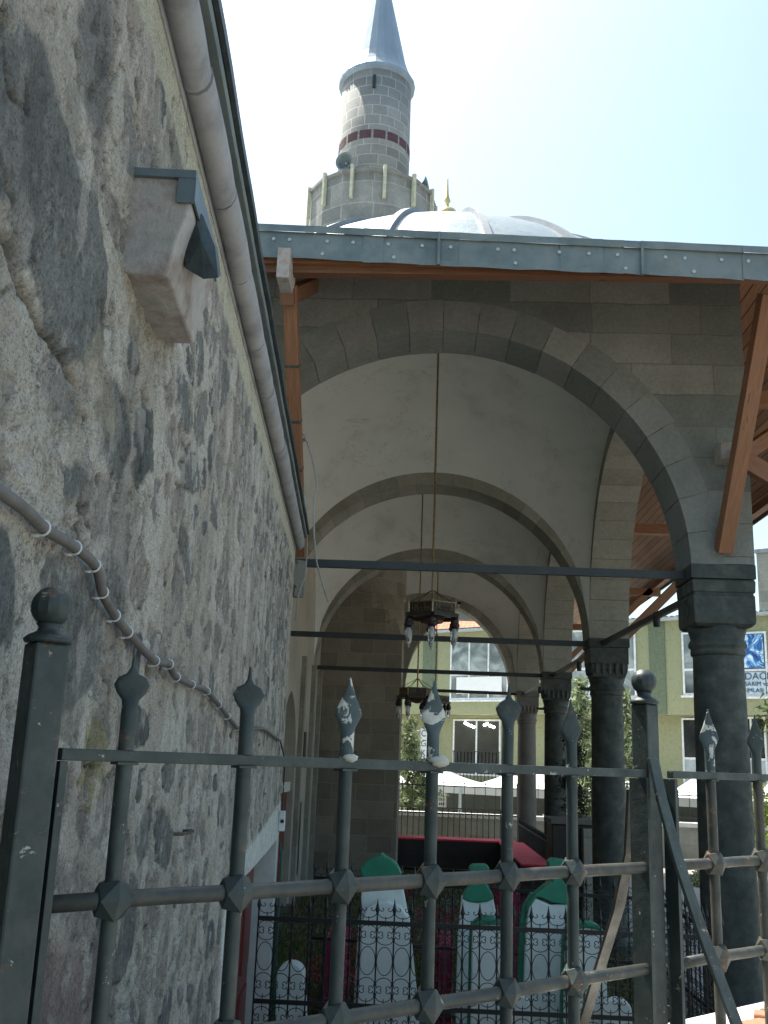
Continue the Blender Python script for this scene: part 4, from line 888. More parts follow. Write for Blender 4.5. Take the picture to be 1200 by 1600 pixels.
for t, st_, tip, mt in tips: spear(t, mt, st_, tip)
for (t0, t1) in ((-.105, 1.318), (1.425, 2.62)):
    MB().hexa(fhex(t0, t1, -.009, .009, TOPZ-.009, TOPZ+.009)).build('rail', m_fence, FE, bevel=.0015)
    for z in zrows: MB().tube([fp(t0+.005+(t1-t0-.01)*i/8, 0, z+random.uniform(-.0012, .0012)) for i in range(9)], .0128, 14).build('rail', m_rust, FE, True)
    MB().hexa(fhex(t0-.004, t0+.008, -.02, .016, .9, TOPZ-.010)).build('end_bar', m_fence, FE, bevel=.001)
    MB().hexa(fhex(t1-.008, t1+.004, -.035, .016, .9, TOPZ-.010)).build('end_bar', m_fence, FE, bevel=.001)
def post(t, n, top, w, name='post'):
    o = MB().hexa(fhex(t-w/2, t+w/2, n-w/2, n+w/2, .9, top)).build('post', m_fence, FE, bevel=.004)
    c = fp(t, n, top); m = MB().lathe(tuple(c), [(.012, 0), (.034, .001), (.036, .006), (.030, .012), (.018, .018), (.0155, .024), (.02, .03)], 24); m.build('post_cap', m_fence, o, True)
    vs = []; mm = MB(); R = .031; prof = [(R*math.sin(a), -R*math.cos(a)) for a in np.linspace(.45, math.pi-.42, 9)]; mm.lathe((c.x, c.y, c.z+.056), prof, 12, a0=.2, a1=.2+2*math.pi); b_ = mm.build('ball_finial', m_fence, o, True); sharp(b_, 24); return o
post(-.143, .0, 1.752, .052); post(1.372, -.03, 1.757, .048)
MB().hexa(fhex(1.398, 1.416, -.05, -.02, .9, 1.56)).build('post', m_rust, FE, bevel=.002)
def cd(x, y, dep): return EYE+ray(x, y)*dep/F
def flatbar(pts, w, th, mat, name='stay_bar'):
    m = MB()
    m.v = []; P = [Vector(p) for p in pts]; vs = []; fs = []
    for i, p in enumerate(P):
        d = (P[min(i+1, len(P)-1)]-P[max(i-1, 0)]).normalized(); x = FD-d*FD.dot(d); x.normalize(); y = d.cross(x); vs += [p-x*w/2-y*th/2, p+x*w/2-y*th/2, p+x*w/2+y*th/2, p-x*w/2+y*th/2]
    for i in range(len(P)-1):
        for q in range(4): fs.append((i*4+q, i*4+(q+1) % 4, (i+1)*4+(q+1) % 4, (i+1)*4+q))
    fs += [(0, 1, 2, 3), tuple((len(P)-1)*4+q for q in range(4))]; m.add(vs, fs); return m.build(name, mat, FE, bevel=.001)
flatbar([cd(1020, 1185, 2.36), cd(1034, 1250, 2.32), cd(1060, 1345, 2.27), cd(1098, 1460, 2.22), cd(1160, 1625, 2.15)], .036, .008, m_fence)
flatbar([cd(989, 1230, 2.45), cd(984, 1330, 2.47), cd(966, 1420, 2.5), cd(938, 1510, 2.54), cd(905, 1620, 2.6)], .040, .008, m_rust)
flatbar([cd(74, 985, 1.5), cd(52, 1140, 1.5), cd(24, 1330, 1.52), cd(-8, 1560, 1.54), cd(-20, 1660, 1.55)], .030, .008, m_iron)
for z in (1.545, 1.06): MB().hexa(fhex(1.318, 1.43, -.03, -.012, z-.012, z+.012)).build('cross_plate', m_rust, FE, bevel=.002)
# plaster lumps on two rail joints
for (t, s_) in ((.4325, .6), (.648, .9)):
    m = MB(); vs = []; fs = []; n, k = 12, 8; rnd = random.Random(int(t*100))
    for i in range(k+1):
        for q in range(n):
            a = math.pi*i/k; th = 2*math.pi*q/n; r = (.016+.006*rnd.random())*s_; vs.append(fp(t+.006*s_+r*1.35*math.sin(a)*math.cos(th), .008+r*math.sin(a)*math.sin(th), TOPZ+.010+r*.65*math.cos(a)))
    for i in range(k):
        for q in range(n): fs.append((i*n+q, i*n+(q+1) % n, (i+1)*n+(q+1) % n, (i+1)*n+q))
    m.add(vs, fs); m.build('mortar_lump', flat('dried mortar %d' % int(t*10), (.46, .46, .40), .9), FE, True)
# retaining wall and coping
RW = empty('retaining_wall', tuple(fp(1, 0, -1))); tag(RW, 'low retaining wall with pale sunlit coping under the green fence', 'wall')
MB().hexa(fhex(-.6, 6.5, -.26, .14, -1.0, .868)).build('masonry', m_retain, RW)
mb = MB(); t = -.6
while t < 6.5: mb.hexa(fhex(t, t+.792, -.31, .17, .87, .93)); t += .8
mb.build('coping', m_cope, RW, bevel=.006)
for i, (x, y, a, lab) in enumerate([(1186, 1604, .5, 'orange broken brick lying on the coping in the lower right corner'), (1201, 1598, -.3, 'brick fragment leaning on the first one at the right frame edge'), (1204, 1588, .9, 'grey brown stone fragment behind the bricks on the coping')]):
    p = atZ(x, y, .945); m = MB(); L, W_, H = ((.05, .026, .022), (.04, .022, .02), (.035, .025, .03))[i]
    m.box((-L, -W_, -H*.6), (L, W_, H*.6), .006); ca, sa = math.cos(a), math.sin(a); m.v = [(p[0]+v[0]*ca-v[1]*sa, p[1]+v[0]*sa+v[1]*ca, .932+H*.6+v[2]+(.012 if i == 1 else 0)) for v in m.v]
    o = m.build('brick', m_brick if i < 2 else m_spout, None, bevel=.004, root=(p[0], p[1], .932)); tag(o, lab, 'brick')

# ================================================================== cemetery: scroll fences and gravestones
def uscroll(mb, cx, cz, w, h, up, r=.0032):
    s_ = 1 if up else -1; L = []
    def spiral(sgn):
        pts = []; r0 = w*.17; c0 = (sgn*w*.24, h*.42)
        for i in range(9): a = i/8*1.5*math.pi; rr = r0*(.3+.7*i/8); pts.append((c0[0]+sgn*rr*math.cos(a+math.pi*.5)*-1*-1, c0[1]+rr*math.sin(a+math.pi*.5)))
        return pts
    a = spiral(-1); b_ = spiral(1)
    arc = [(-w*.5*math.cos(t), -h*.5*math.sin(t)+.1*h) for t in np.linspace(.1, math.pi-.1, 11)]
    pts = a+arc+b_[::-1]
    mb.tube([(cx+x, 0, cz+s_*z) for x, z in pts], r, 5)
def scroll_bay(W_):
    m = MB(); h = W_*.92
    uscroll(m, W_/2, .46+.06, W_*.92, .075, True); m.tube([(W_/2, 0, .43), (W_/2, 0, .50)], .0035, 5); m.tube([(W_/2, 0, -.16), (W_/2, 0, -.05)], .0035, 5)
    for (zt, zb) in ((.45, .30), (.10, -.08), (-.125, -.29), (-.48, -.64)):
        zm = (zt+zb)/2; hh = (zt-zb)/2
        uscroll(m, W_/2, zm+hh*.5, W_*.92, hh*.95, False); uscroll(m, W_/2, zm-hh*.5, W_*.92, hh*.95, True)
    for (zt, zb) in ((.295, .105), (-.295, -.475)):
        zm = (zt+zb)/2; hh = (zt-zb)/2; m.tube([(W_/2+W_*.46*math.cos(t), 0, zm+hh*math.sin(t)) for t in np.linspace(0, 2*math.pi, 25)], .0032, 5)
    for z in (.455, -.10, -.68): pass
    return m
def picket():
    m = MB(); m.bar((0, 0, -.95), (0, 0, .53), .011, .011); m.lathe((0, 0, 0), [(.006, .52), (.013, .535), (.015, .55), (.008, .58), (.001, .625)], 8); return m
def scroll_fence(p0, p1, n, label, W_=.121):
    p0 = Vector(p0); p1 = Vector(p1); d = (p1-p0); L = d.length; d.normalize(); n = int(L/W_); W2 = L/n; rz = math.atan2(d.y, d.x)
    r = empty('scroll_fence', tuple(p0)); r.rotation_euler = (0, 0, rz); tag(r, label, 'fence', 'black scrollwork cemetery fence')
    def mk(mb, name, mat=m_black):
        me_ = bpy.data.meshes.new(name); me_.from_pydata(mb.v, [], mb.f); me_.materials.append(mat); o = bpy.data.objects.new(name, me_); sc.collection.objects.link(o); o.parent = r; return o
    for z in (.455, -.10, -.68): m = MB(); m.box((0, -.008, z-.015), (L, .008, z+.015)); mk(m, 'rail')
    sb = scroll_bay(W2); so_ = None; po = None
    for i in range(n+1):
        if po is None: po = mk(picket(), 'picket'); o = po
        else: o = po.copy(); sc.collection.objects.link(o); o.parent = r
        o.location = (i*W2, 0, 0)
        if i < n:
            if so_ is None: so_ = mk(sb, 'scroll_panel'); o = so_
            else: o = so_.copy(); sc.collection.objects.link(o); o.parent = r
            o.location = (i*W2, .0, 0)
    return r
scroll_fence((-1.14, 7.7, 0), (2.2, 7.7, 0), 0, 'black scrollwork fence with spikes in front of the gravestones')
scroll_fence((-1.0, 10.35, 0), (2.2, 9.75, 0), 0, 'black scrollwork fence behind the gravestones under the first arch')
scroll_fence((2.2, 7.72, 0), (2.2, 9.72, 0), 0, 'short side run of black scrollwork fence beside the corner column')
# kerb under them
mb = MB(); mb.box((-1.16, 7.6, -1), (2.3, 7.8, -.9)); mb.box((-1.1, 9.8, -1), (2.3, 10.42, -.93)); mb.box((2.12, 7.802, -1), (2.28, 9.798, -.9)); kb = mb.build('kerb', m_rough, None, root=(0, 7.7, -1)); tag(kb, 'low rough stone kerb under the black scrollwork fence', 'kerb')
def prism(mb, out, y0, y1, inset=.0):
    n = len(out); vs = [(x, y0, z) for x, z in out]+[(x, y1, z) for x, z in out]; fs = [tuple(range(n)), tuple(n+i for i in range(n))]+[(i, (i+1) % n, n+(i+1) % n, n+i) for i in range(n)]; mb.add(vs, fs)
def Ypx(L, Y): return [(float(atY(x, y, Y)[0]), float(atY(x, y, Y)[2])) for x, y in L]
def grave(label, Y, body, green, th=.12, rim=None, base=None):
    r = empty('gravestone', (sum(p[0] for p in body)/len(body), Y, -1)); tag(r, label, 'gravestone')
    m = MB(); prism(m, body, Y, Y+th); m.build('slab', m_tomb, r, bevel=.012)
    if green: m = MB(); prism(m, green, Y-.012, Y+th+.012); m.build('green_top', m_tgreen, r, bevel=.012)
    if rim: m = MB(); prism(m, rim, Y+th*.5, Y+th+.03); m.build('green_edge', m_tgreen, r, bevel=.006)
    if base:
        x0, x1, h = base; m = MB(); n = 16; k = 6; vs = []; fs = []; rnd = random.Random(int(Y*77)+int(x0*100))
        for j in range(k+1):
            for q in range(n):
                a = 2*math.pi*q/n; f_ = math.cos(j/k*math.pi/2)**.6; vs.append(((x0+x1)/2+(x1-x0)/2*math.cos(a)*f_*(1+.1*rnd.uniform(-1, 1)), Y+.05+.26*math.sin(a)*f_*(1+.1*rnd.uniform(-1, 1)), -1+h*j/k+.02*rnd.uniform(-1, 1)))
        for j in range(k):
            for q in range(n): fs.append((j*n+q, j*n+(q+1) % n, (j+1)*n+(q+1) % n, (j+1)*n+q))
        m.add(vs, fs); m.build('rubble_footing', m_rough, r, True)
    return r
# A: pointed green cap
Yg = 8.5
bodyA = Ypx([(567,1372),(597,1382),(626,1372),(632,1400),(641,1450),(646,1500),(652,1560),(658,1640),(660,1700),(540,1700),(545,1640),(553,1560),(556,1500),(560,1440)], Yg)
capA = Ypx([(562,1360),(570,1348),(580,1341),(591,1337),(596,1333),(602,1338),(613,1344),(621,1352),(628,1366),(622,1374),(610,1378),(594,1380),(578,1377),(567,1371)], Yg)
gA = grave('tall white gravestone with pointed dark green cap, leftmost of the stones behind the black fence', Yg, bodyA, capA, .13, base=(-.66, .12, .72))
pf = Ypx([(566,1440),(572,1420),(588,1408),(606,1406),(626,1414),(640,1432),(646,1500),(655,1600),(660,1700),(556,1700),(560,1560)], Yg-.05); m = MB(); prism(m, pf, Yg-.16, Yg-.015); m.build('front_slab', m_tomb, gA, bevel=.012)
Yb = 8.75
bodyB = Ypx([(722,1400),(748,1408),(770,1400),(776,1430),(782,1480),(788,1560),(790,1700),(712,1700),(713,1560),(716,1460)], Yb)
capB = Ypx([(722,1404),(727,1392),(736,1382),(740,1375),(734,1368),(733,1356),(738,1351),(760,1351),(765,1356),(763,1368),(757,1375),(762,1384),(768,1394),(772,1404),(762,1409),(746,1411),(732,1409)], Yb)
grave('white gravestone with slim green knob and shoulders, left of the big turban topped stone', Yb, bodyB, capB, .12, base=(.2, .8, .45))
Yd = 8.5
bodyD = Ypx([(826,1420),(836,1403),(860,1414),(897,1412),(903,1470),(908,1560),(912,1700),(815,1700),(818,1560),(822,1460)], Yd)
capD = Ypx([(822,1426),(826,1412),(838,1396),(853,1384),(864,1377),(864,1371),(858,1366),(857,1347),(864,1342),(884,1345),(888,1352),(888,1366),(880,1374),(884,1382),(893,1392),(899,1404),(899,1413),(880,1413),(862,1410),(846,1403),(838,1402),(830,1412)], Yd)
rimD = Ypx([(832,1398),(820,1418),(815,1440),(812,1520),(812,1600),(812,1700),(850,1700),(850,1400)], Yd)
grave('large white gravestone with a green turban top and green left edge', Yd, bodyD, capD, .16, rim=rimD, base=(.8, 1.5, .55))
Yc = 8.15
def roundst(x0, x1, yt, ybase, Y, gy):
    c = (x0+x1)/2; w_ = (x1-x0)/2; top = [(c-w_*math.cos(t), yt+w_*.95-(w_*.95)*math.sin(t)) for t in np.linspace(0, math.pi, 13)]
    body = Ypx(top+[(x1+6, ybase), (x0-6, ybase)], Y); g = Ypx([(c-w_*1.06*math.cos(t), yt-2+w_-(w_*1.02)*math.sin(t)) for t in np.linspace(.35, math.pi-.35, 9)]+[(c+w_*.6, yt+w_*.35), (c, yt+gy), (c-w_*.6, yt+w_*.35)], Y); return body, g
bo, g = roundst(738, 790, 1436, 1720, Yc, 9); rim_ = [(x-.018, z+.014) for x, z in bo]
grave('small round topped white gravestone with thin green rim in front of the slim knobbed stone', Yc, bo, g, .10, rim=rim_)
bo, g = roundst(884, 947, 1442, 1720, Yc, 8); rim_ = [(x-.018, z+.014) for x, z in bo]
grave('round topped white gravestone with thin green rim right of the turban topped stone', Yc, bo, g, .10, rim=rim_, base=(1.1, 1.75, .5))
bo, g = roundst(795, 828, 1556, 1720, 8.0, 6); grave('very low plain white gravestone between the slim knobbed and the turban topped stones', 8.0, bo, None, .08)
bo, g = roundst(940, 988, 1560, 1720, 8.0, 6); grave('very low plain white gravestone at the right end of the row', 8.0, bo, None, .08)
bo, g = roundst(432, 474, 1506, 1700, 8.9, 6); grave('low whitish boulder like gravestone beside the white door jamb', 8.9, bo, None, .2)

# crimson cloth covered grave boxes
for i, (x0, x1, yt, yb, Y, lab) in enumerate([(508, 540, 1466, 1535, 10.9, 'crimson cloth covered grave box behind the pointed gravestone, on its left'), (684, 708, 1476, 1550, 10.9, 'crimson cloth covered grave box between the pointed and the knobbed gravestones'), (780, 812, 1372, 1440, 12.5, 'dark crimson cloth covered grave box left of the green turban top')]):
    a = atY(x0, yt, Y); b_ = atY(x1, yt, Y); m = MB(); nx = 8; vs = []; fs = []
    x0_, x1_, zt = a[0], b_[0], a[2]; rnd = random.Random(i)
    ring_ = [(x0_+(x1_-x0_)*k/8, Y) for k in range(9)]+[(x1_, Y+.9*k/6) for k in range(1, 7)]+[(x1_-(x1_-x0_)*k/8, Y+.9) for k in range(1, 9)]+[(x0_, Y+.9-.9*k/6) for k in range(1, 6)]
    n = len(ring_); cx_, cy_ = (x0_+x1_)/2, Y+.45
    for j, (f_, z) in enumerate(((.97, zt), (1, zt-.02), (1.03, zt-.35), (1.08, -1))):
        for k, (x, y) in enumerate(ring_): w_ = 1+(.05*math.sin(k*2.1) if j >= 2 else 0); vs.append((cx_+(x-cx_)*f_*w_, cy_+(y-cy_)*f_*w_, z))
    for j in range(3):
        for k in range(n): fs.append((j*n+k, j*n+(k+1) % n, (j+1)*n+(k+1) % n, (j+1)*n+k))
    fs.append(tuple(range(n))); m.add(vs, fs); o = m.build('cloth_covered_grave', m_redcloth, None, root=(cx_, cy_, -1)); sharp(o, 50); tag(o, lab, 'grave')
# red topped long tables at the far end
def table(x0, x1, y0, y1, label):
    r = empty('covered_table', ((x0+x1)/2, (y0+y1)/2, -1)); tag(r, label, 'table')
    m = MB(); m.box((x0, y0, -.285), (x1, y1, -.24)); m.build('red_top', m_redtop, r, bevel=.01)
    m = MB(); m.box((x0+.03, y0+.03, -.93), (x1-.03, y1-.03, -.29)); b_ = m.build('dark_panel', m_darkwood, r)
    m = MB(); 
    if x1-x0 > y1-y0:
        k = x0+.2
        while k < x1: m.box((k, y0+.012, -.93), (k+.04, y0+.03, -.29)); k += .42
        m.box((x0+.03, y0+.014, -.64), (x1-.03, y0+.028, -.60))
    else:
        k = y0+.2
        while k < y1: m.box((x0+.012, k, -.93), (x0+.03, k+.04, -.29)); k += .42
        m.box((x0+.014, y0+.03, -.64), (x0+.028, y1-.03, -.60))
    m.build('batten', m_darkwood, b_)
table(-.6, 2.45, 25.9, 26.7, 'long red topped dark wooden table across the far end of the porch'); table(2.02, 2.72, 20.3, 25.85, 'red topped dark table running towards the camera beside the far columns')
# picket railings
def railing(p0, p1, z0, z1, gap, label, rr=.011, curls=False, group='far black picket railings'):
    p0 = Vector(p0); p1 = Vector(p1); d = p1-p0; L = d.length; d.normalize(); n = min(95, max(2, int(L/gap))); r = empty('picket_railing', (p0.x, p0.y, z0)); tag(r, label, 'railing', group)
    r.rotation_euler = (0, 0, math.atan2(d.y, d.x)); H = z1-z0
    def mk(mb, name):
        me_ = bpy.data.meshes.new(name); me_.from_pydata(mb.v, [], mb.f); me_.materials.append(m_black); o = bpy.data.objects.new(name, me_); sc.collection.objects.link(o); o.parent = r; return o
    for z in (.12, H-.14): m = MB(); m.box((0, -.012, z-.016), (L, .012, z+.016)); mk(m, 'rail')
    m = MB(); m.tube([(0, 0, 0), (0, 0, H-.07)], rr, 6); m.lathe((0, 0, H-.08), [(rr, 0), (.022, .015), (.022, .035), (.005, .08)], 6)
    if curls: m.tube([(.06+.045*math.cos(t), 0, H-.2+.045*math.sin(t)) for t in np.linspace(0, 5, 10)], .006, 4)
    po = mk(m, 'picket'); po.location = (0, 0, 0)
    for i in range(1, n+1): o = po.copy(); sc.collection.objects.link(o); o.parent = r; o.location = (L*i/n, 0, 0)
railing((-.9, 27.95, 0), (3.0, 27.95, 0), -1, .42, .155, 'black picket railing just beyond the red table at the end of the porch', curls=True)
railing((2.62, 20.6, 0), (2.62, 26.9, 0), -.98, .27, .17, 'black railing receding beside the red table towards the far column', group=None)
# far boundary wall and its railing
W0, W1 = (-8, 30.5), (24, 28.5)
BW = MB(); BW.hexa([(W0[0], W0[1], -1), (W1[0], W1[1], -1), (W1[0], W1[1]+.4, -1), (W0[0], W0[1]+.4, -1), (W0[0], W0[1], .08), (W1[0], W1[1], .08), (W1[0], W1[1]+.4, .08), (W0[0], W0[1]+.4, .08)])
bwo = empty('boundary_wall', (8, 29.5, -1)); tag(bwo, 'pale stone boundary wall with coping between courtyard and street', 'wall'); BW.build('masonry', m_bstone, bwo)
m = MB(); m.hexa([(W0[0], W0[1]-.05, .083), (W1[0], W1[1]-.05, .083), (W1[0], W1[1]+.45, .083), (W0[0], W0[1]+.45, .083), (W0[0], W0[1]-.05, .2), (W1[0], W1[1]-.05, .2), (W1[0], W1[1]+.45, .2), (W0[0], W0[1]+.45, .2)]); m.build('coping', m_cope, bwo)
railing((-2, W0[1]+.02, 0), (12, 29.45, 0), .2, 1.08, .30, 'black spiked railing on top of the far boundary wall', group='far black picket railings')
# dark pedestal with pillar behind the third column
r = empty('stone_pedestal', (2.85, 19.2, -1)); tag(r, 'dark stone pedestal with a moulded top behind the third column', 'pedestal')
MB().box((2.42, 18.8, -1), (3.16, 19.6, .60)).build('block', m_darkwood, r, bevel=.02); MB().box((2.38, 18.72, .602), (3.30, 19.7, .70)).build('top_slab', m_col_far, r, bevel=.02)
p_ = MB().box((2.94, 18.55, -1), (3.14, 18.78, .55)).build('pillar', m_bstone, r, bevel=.01)

# trees
def blade_tri(vs, fs, c, L, W_, rnd, droop=0):
    d = Vector((rnd.gauss(0, 1), rnd.gauss(0, 1), rnd.gauss(0, 1)-droop)).normalized(); s_ = d.cross(Vector((rnd.gauss(0, 1), rnd.gauss(0, 1), rnd.gauss(0, 1)))).normalized()*W_; o = len(vs); c = Vector(c)
    vs += [c-s_, c+s_, c+d*L]; fs.append((o, o+1, o+2))
def conifer(x, y, z0, h, rad, mat, label, seed, nb=90, per=30, L=.14, group=None, sparse=1, base=.12):
    rnd = random.Random(seed); r = empty('tree', (x, y, z0)); tag(r, label, 'tree', group)
    MB().tube([(x+rnd.uniform(-.03, .03)*i, y, z0+h*i/8) for i in range(9)], [max(.012, .03*h*(1-i/8.3)*.6) for i in range(9)], 8).build('trunk', m_bark, r, True)
    vs = []; fs = []; br = MB()
    for i in range(nb):
        t = base+(1-base)*((i+rnd.random())/nb); z = z0+h*t; R = rad*(1-t)**.75*rnd.uniform(.55, 1.15)+.05; a = rnd.uniform(0, 2*math.pi); dz = R*rnd.uniform(-.35, .25)
        e = Vector((x+R*math.cos(a), y+R*math.sin(a), z+dz)); s_ = Vector((x, y, z)); br.tube([s_, (s_+e)/2+Vector((0, 0, .03)), e], [.014, .009, .004], 4, False)
        for k in range(int(per*(.4+R/rad))):
            f_ = rnd.uniform(.15, 1.08); c = s_+(e-s_)*f_+Vector((rnd.gauss(0, .06), rnd.gauss(0, .06), rnd.gauss(0, .05)))*(1+rad*.35); blade_tri(vs, fs, c, L*rnd.uniform(.6, 1.3), L*.14*rnd.uniform(.7, 1.5), rnd, .3)
    br.build('limbs', m_bark, r, recalc=False); MB().add(vs, fs).build('crown', mat, r, recalc=False)
conifer(float(atY(638, 1200, 32)[0]), 32, -1.2, 4.15, 1.05, m_pine, 'young bright pine tree standing between the minaret base and the street', 1, 80, 42, .2)
conifer(float(atY(657, 1240, 31.7)[0]), 31.7, -1.2, 2.9, 1.1, m_pine, 'lower bushy pine beside the young bright pine', 2, 50, 36, .2)
conifer(float(atY(908, 1200, 32)[0]), 32, -1.2, 5.5, 1.5, m_pine, 'tall loose pine seen between the second and third columns', 3, 90, 42, .22)
conifer(float(atY(975, 1200, 32)[0]), 32, -1.2, 5.2, 1.45, m_pine, 'pine seen just right of the second column', 4, 85, 42, .22)
conifer(float(atY(897, 1200, 19.2)[0]), 19.4, .70, 1.9, .22, m_pine_d, 'dark scraggy cypress on the stone pedestal', 5, 70, 26, .10, base=.02)
conifer(float(atY(1197, 1290, 25)[0]), 25.5, -1, 2.6, .6, m_bright, 'yellow green shrub at the right frame edge', 6, 60, 40, .13, base=.02)
conifer(float(atY(1233, 1110, 14)[0]), 14, -1, 3.62, 2.2, m_bright, 'bright leafy tree whose leaf tips reach in at the right edge', 7, 26, 60, .11, base=.87)
def shrub(x, y, z, r_, label, mat, n=900, seed=1):
    rnd = random.Random(seed); vs = []; fs = []
    for i in range(n):
        a = rnd.uniform(0, 6.28); e = rnd.random(); q = r_*rnd.uniform(.5, 1)**.5; c = (x+q*math.cos(a)*math.sqrt(1-e*e), y+q*math.sin(a)*math.sqrt(1-e*e), z+q*e*.8*rnd.uniform(.7, 1.1)); blade_tri(vs, fs, c, .12, .02, rnd)
    o = MB().add(vs, fs).build('shrub', mat, None, recalc=False, root=(x, y, z)); tag(o, label, 'shrub')
p = atZ(1085, 1375, -1); shrub(p[0], 25, -1, .55, 'low green shrub against the boundary wall, seen left of the corner column', m_pine, seed=3)
p = atZ(1120, 1375, -1); shrub(float(atY(1190, 1330, 25)[0]), 25, -1, .5, 'low shrub against the boundary wall at the right edge', m_bright, seed=4)

# ================================================================== street beyond: building, tents
A = Vector((12.42, 36.0, 0)); Bp = Vector((1.65, 43.5, 0)); UD = (Bp-A).normalized(); UN = Vector((-UD.y, UD.x, 0))
if UN.dot(Vector((0, -1, 0))) < 0: UN = -UN
def bp(u, n, z): q = A+UD*u+UN*n; return Vector((q.x, q.y, z))
def bpx(x, y, n=0):
    r_ = ray(x, y); P0 = A+UN*n; t = (P0-Vector((0, 0, 0))).dot(UN)/(Vector(r_).dot(UN)); P_ = EYE+r_*t; return ((Vector(P_)-P0).dot(UD), float(P_[2]))
GB = empty('apartment_building', tuple(bp(6, -4, -1.2))); tag(GB, 'yellow green stucco building with white framed windows across the street', 'building')
def bhex(u0, u1, n0, n1, z0, z1): return [bp(u0, n0, z0), bp(u1, n0, z0), bp(u1, n1, z0), bp(u0, n1, z0), bp(u0, n0, z1), bp(u1, n0, z1), bp(u1, n1, z1), bp(u0, n1, z1)]
ZE = 7.16; ZO = 3.65
MB().hexa(bhex(-9, 34, -.9, -10, -1.2, ZO-.002)).build('ground_floor_wall', m_stucco, GB); MB().hexa(bhex(-9.4, 34, 0, -10, ZO, ZE)).build('upper_floor_wall', m_stucco, GB)
MB().hexa(bhex(-9.8, 34, .35, -10.4, ZE+.002, ZE+.10)).build('eave', m_panel, GB)
rf = MB(); u = -9.8
while u < 34: rf.hexa(bhex(u, u+.12, .38, -10.4, ZE+.102, ZE+.14)); u += .22
rf.build('corrugated_edge', m_sheet, GB)
us_ = bpx(800, 970)[0]
m = MB(); a_, b_, c_, d_ = bp(us_, .3, ZE+.15), bp(34, .3, ZE+.15), bp(34, -5.5, ZE+3.1), bp(us_+2.0, -5.5, ZE+3.1); m.quad(a_, b_, c_, d_, [(0, 0), (30, 0), (30, 6.6), (2, 6.6)]); m.quad(bp(us_, -10.4, ZE+.15), bp(34, -10.4, ZE+.15), c_, d_, [(0, 0), (30, 0), (30, 6.6), (2, 6.6)]); m.add([a_, d_, bp(us_, -10.4, ZE+.15)], [(0, 1, 2)]); m.build('tiled_roof', m_tile, GB, recalc=False)
cu = bpx(1194, 900, -2)[0]; MB().hexa(bhex(cu-.45, cu+.25, -2, -2.8, ZE, 9.9)).build('chimney', m_bstone, GB); MB().hexa(bhex(cu-.5, cu+.3, -1.95, -2.85, 9.902, 10.05)).build('chimney_cap', m_conc, GB)
for xa, xb in ((1015, 1040), (661, 683), (820, 836)):
    MB().hexa(bhex(bpx(xb, 1040)[0], bpx(xa, 1040)[0], .035, -.05, ZO+.002, ZE-.002)).build('pilaster', m_stucco_d, GB)
def window(xa, xb, ya, yb, nx, splits, glass, n=0, label=None, sill=True, lower=None):
    u1, z1 = bpx(xa, ya, n); u0, _ = bpx(xb, ya, n); z0 = bpx((xa+xb)/2, yb, n)[1]; z1 = bpx((xa+xb)/2, ya, n)[1]; fw_ = .07
    m = MB(); 
    for (a, b2, c, d) in ((u0, u1, z0, z0+fw_), (u0, u1, z1-fw_, z1), (u0, u0+fw_, z0+fw_, z1-fw_), (u1-fw_, u1, z0+fw_, z1-fw_)): m.hexa(bhex(a, b2, n+.05, n-.02, c, d))
    for k in range(1, nx): uu = u0+(u1-u0)*k/nx; m.hexa(bhex(uu-.035, uu+.035, n+.045, n-.02, z0+fw_, z1-fw_))
    for s_ in splits: zz_ = z0+(z1-z0)*s_; m.hexa(bhex(u0+fw_, u1-fw_, n+.048, n-.02, zz_-.04, zz_+.04))
    w_ = m.build('window', m_frame, GB)
    MB().hexa(bhex(u0+fw_, u1-fw_, n+.02, n-.03, z0+fw_, z1-fw_)).build('pane', glass, w_)
    if lower: zz_ = z0+(z1-z0)*lower; MB().hexa(bhex(u0+fw_, u1-fw_, n+.03, n+.021, z0+fw_, zz_)).build('solid_panel', m_panel, w_)
    if sill: MB().hexa(bhex(u0-.08, u1+.08, n+.10, n-.02, z0-.09, z0-.01)).build('sill', m_frame, w_)
    return w_, u0, u1, z0, z1
w1, *g1 = window(705, 795, 1000, 1093, 3, (.42,), m_glass2); u0, u1, z0, z1 = g1
MB().hexa(bhex(u0+.3, u1-.35, .06, .03, z0+.25, z0+.95)).build('white_blind', m_tent, w1)
window(888, 921, 985, 1090, 1, (.42,), m_glass2); window(948, 993, 988, 1090, 2, (.42,), m_glass2); window(1065, 1098, 988, 1086, 1, (.40,), m_glass2)
wq_, u0, u1, z0, z1 = window(1128, 1197, 988, 1088, 1, (.40,), m_glass2)
m_, t_, b_2 = newmat('blue abstract poster'); f_ = noise(t_, coords(t_, 'Object', (1, 1, 1)), 1.6, 5, .6, 2.5); t_.links.new(ramp(t_, f_, [(.35, (.01, .04, .18)), (.5, (.05, .20, .50)), (.56, (.35, .62, .80)), (.61, (.85, .92, .95)), (.66, (.04, .16, .42))]), b_2.inputs['Base Color'])
MB().hexa(bhex(u0+.12, u1-.1, .07, .05, z0+(z1-z0)*.44, z1-.1)).build('poster', m_, wq_)
MB().hexa(bhex(u0+.1, u1-.1, .07, .05, z0+.08, z0+(z1-z0)*.37)).build('sign_panel', flat('pale sign ground', (.55, .66, .70), .5), wq_)
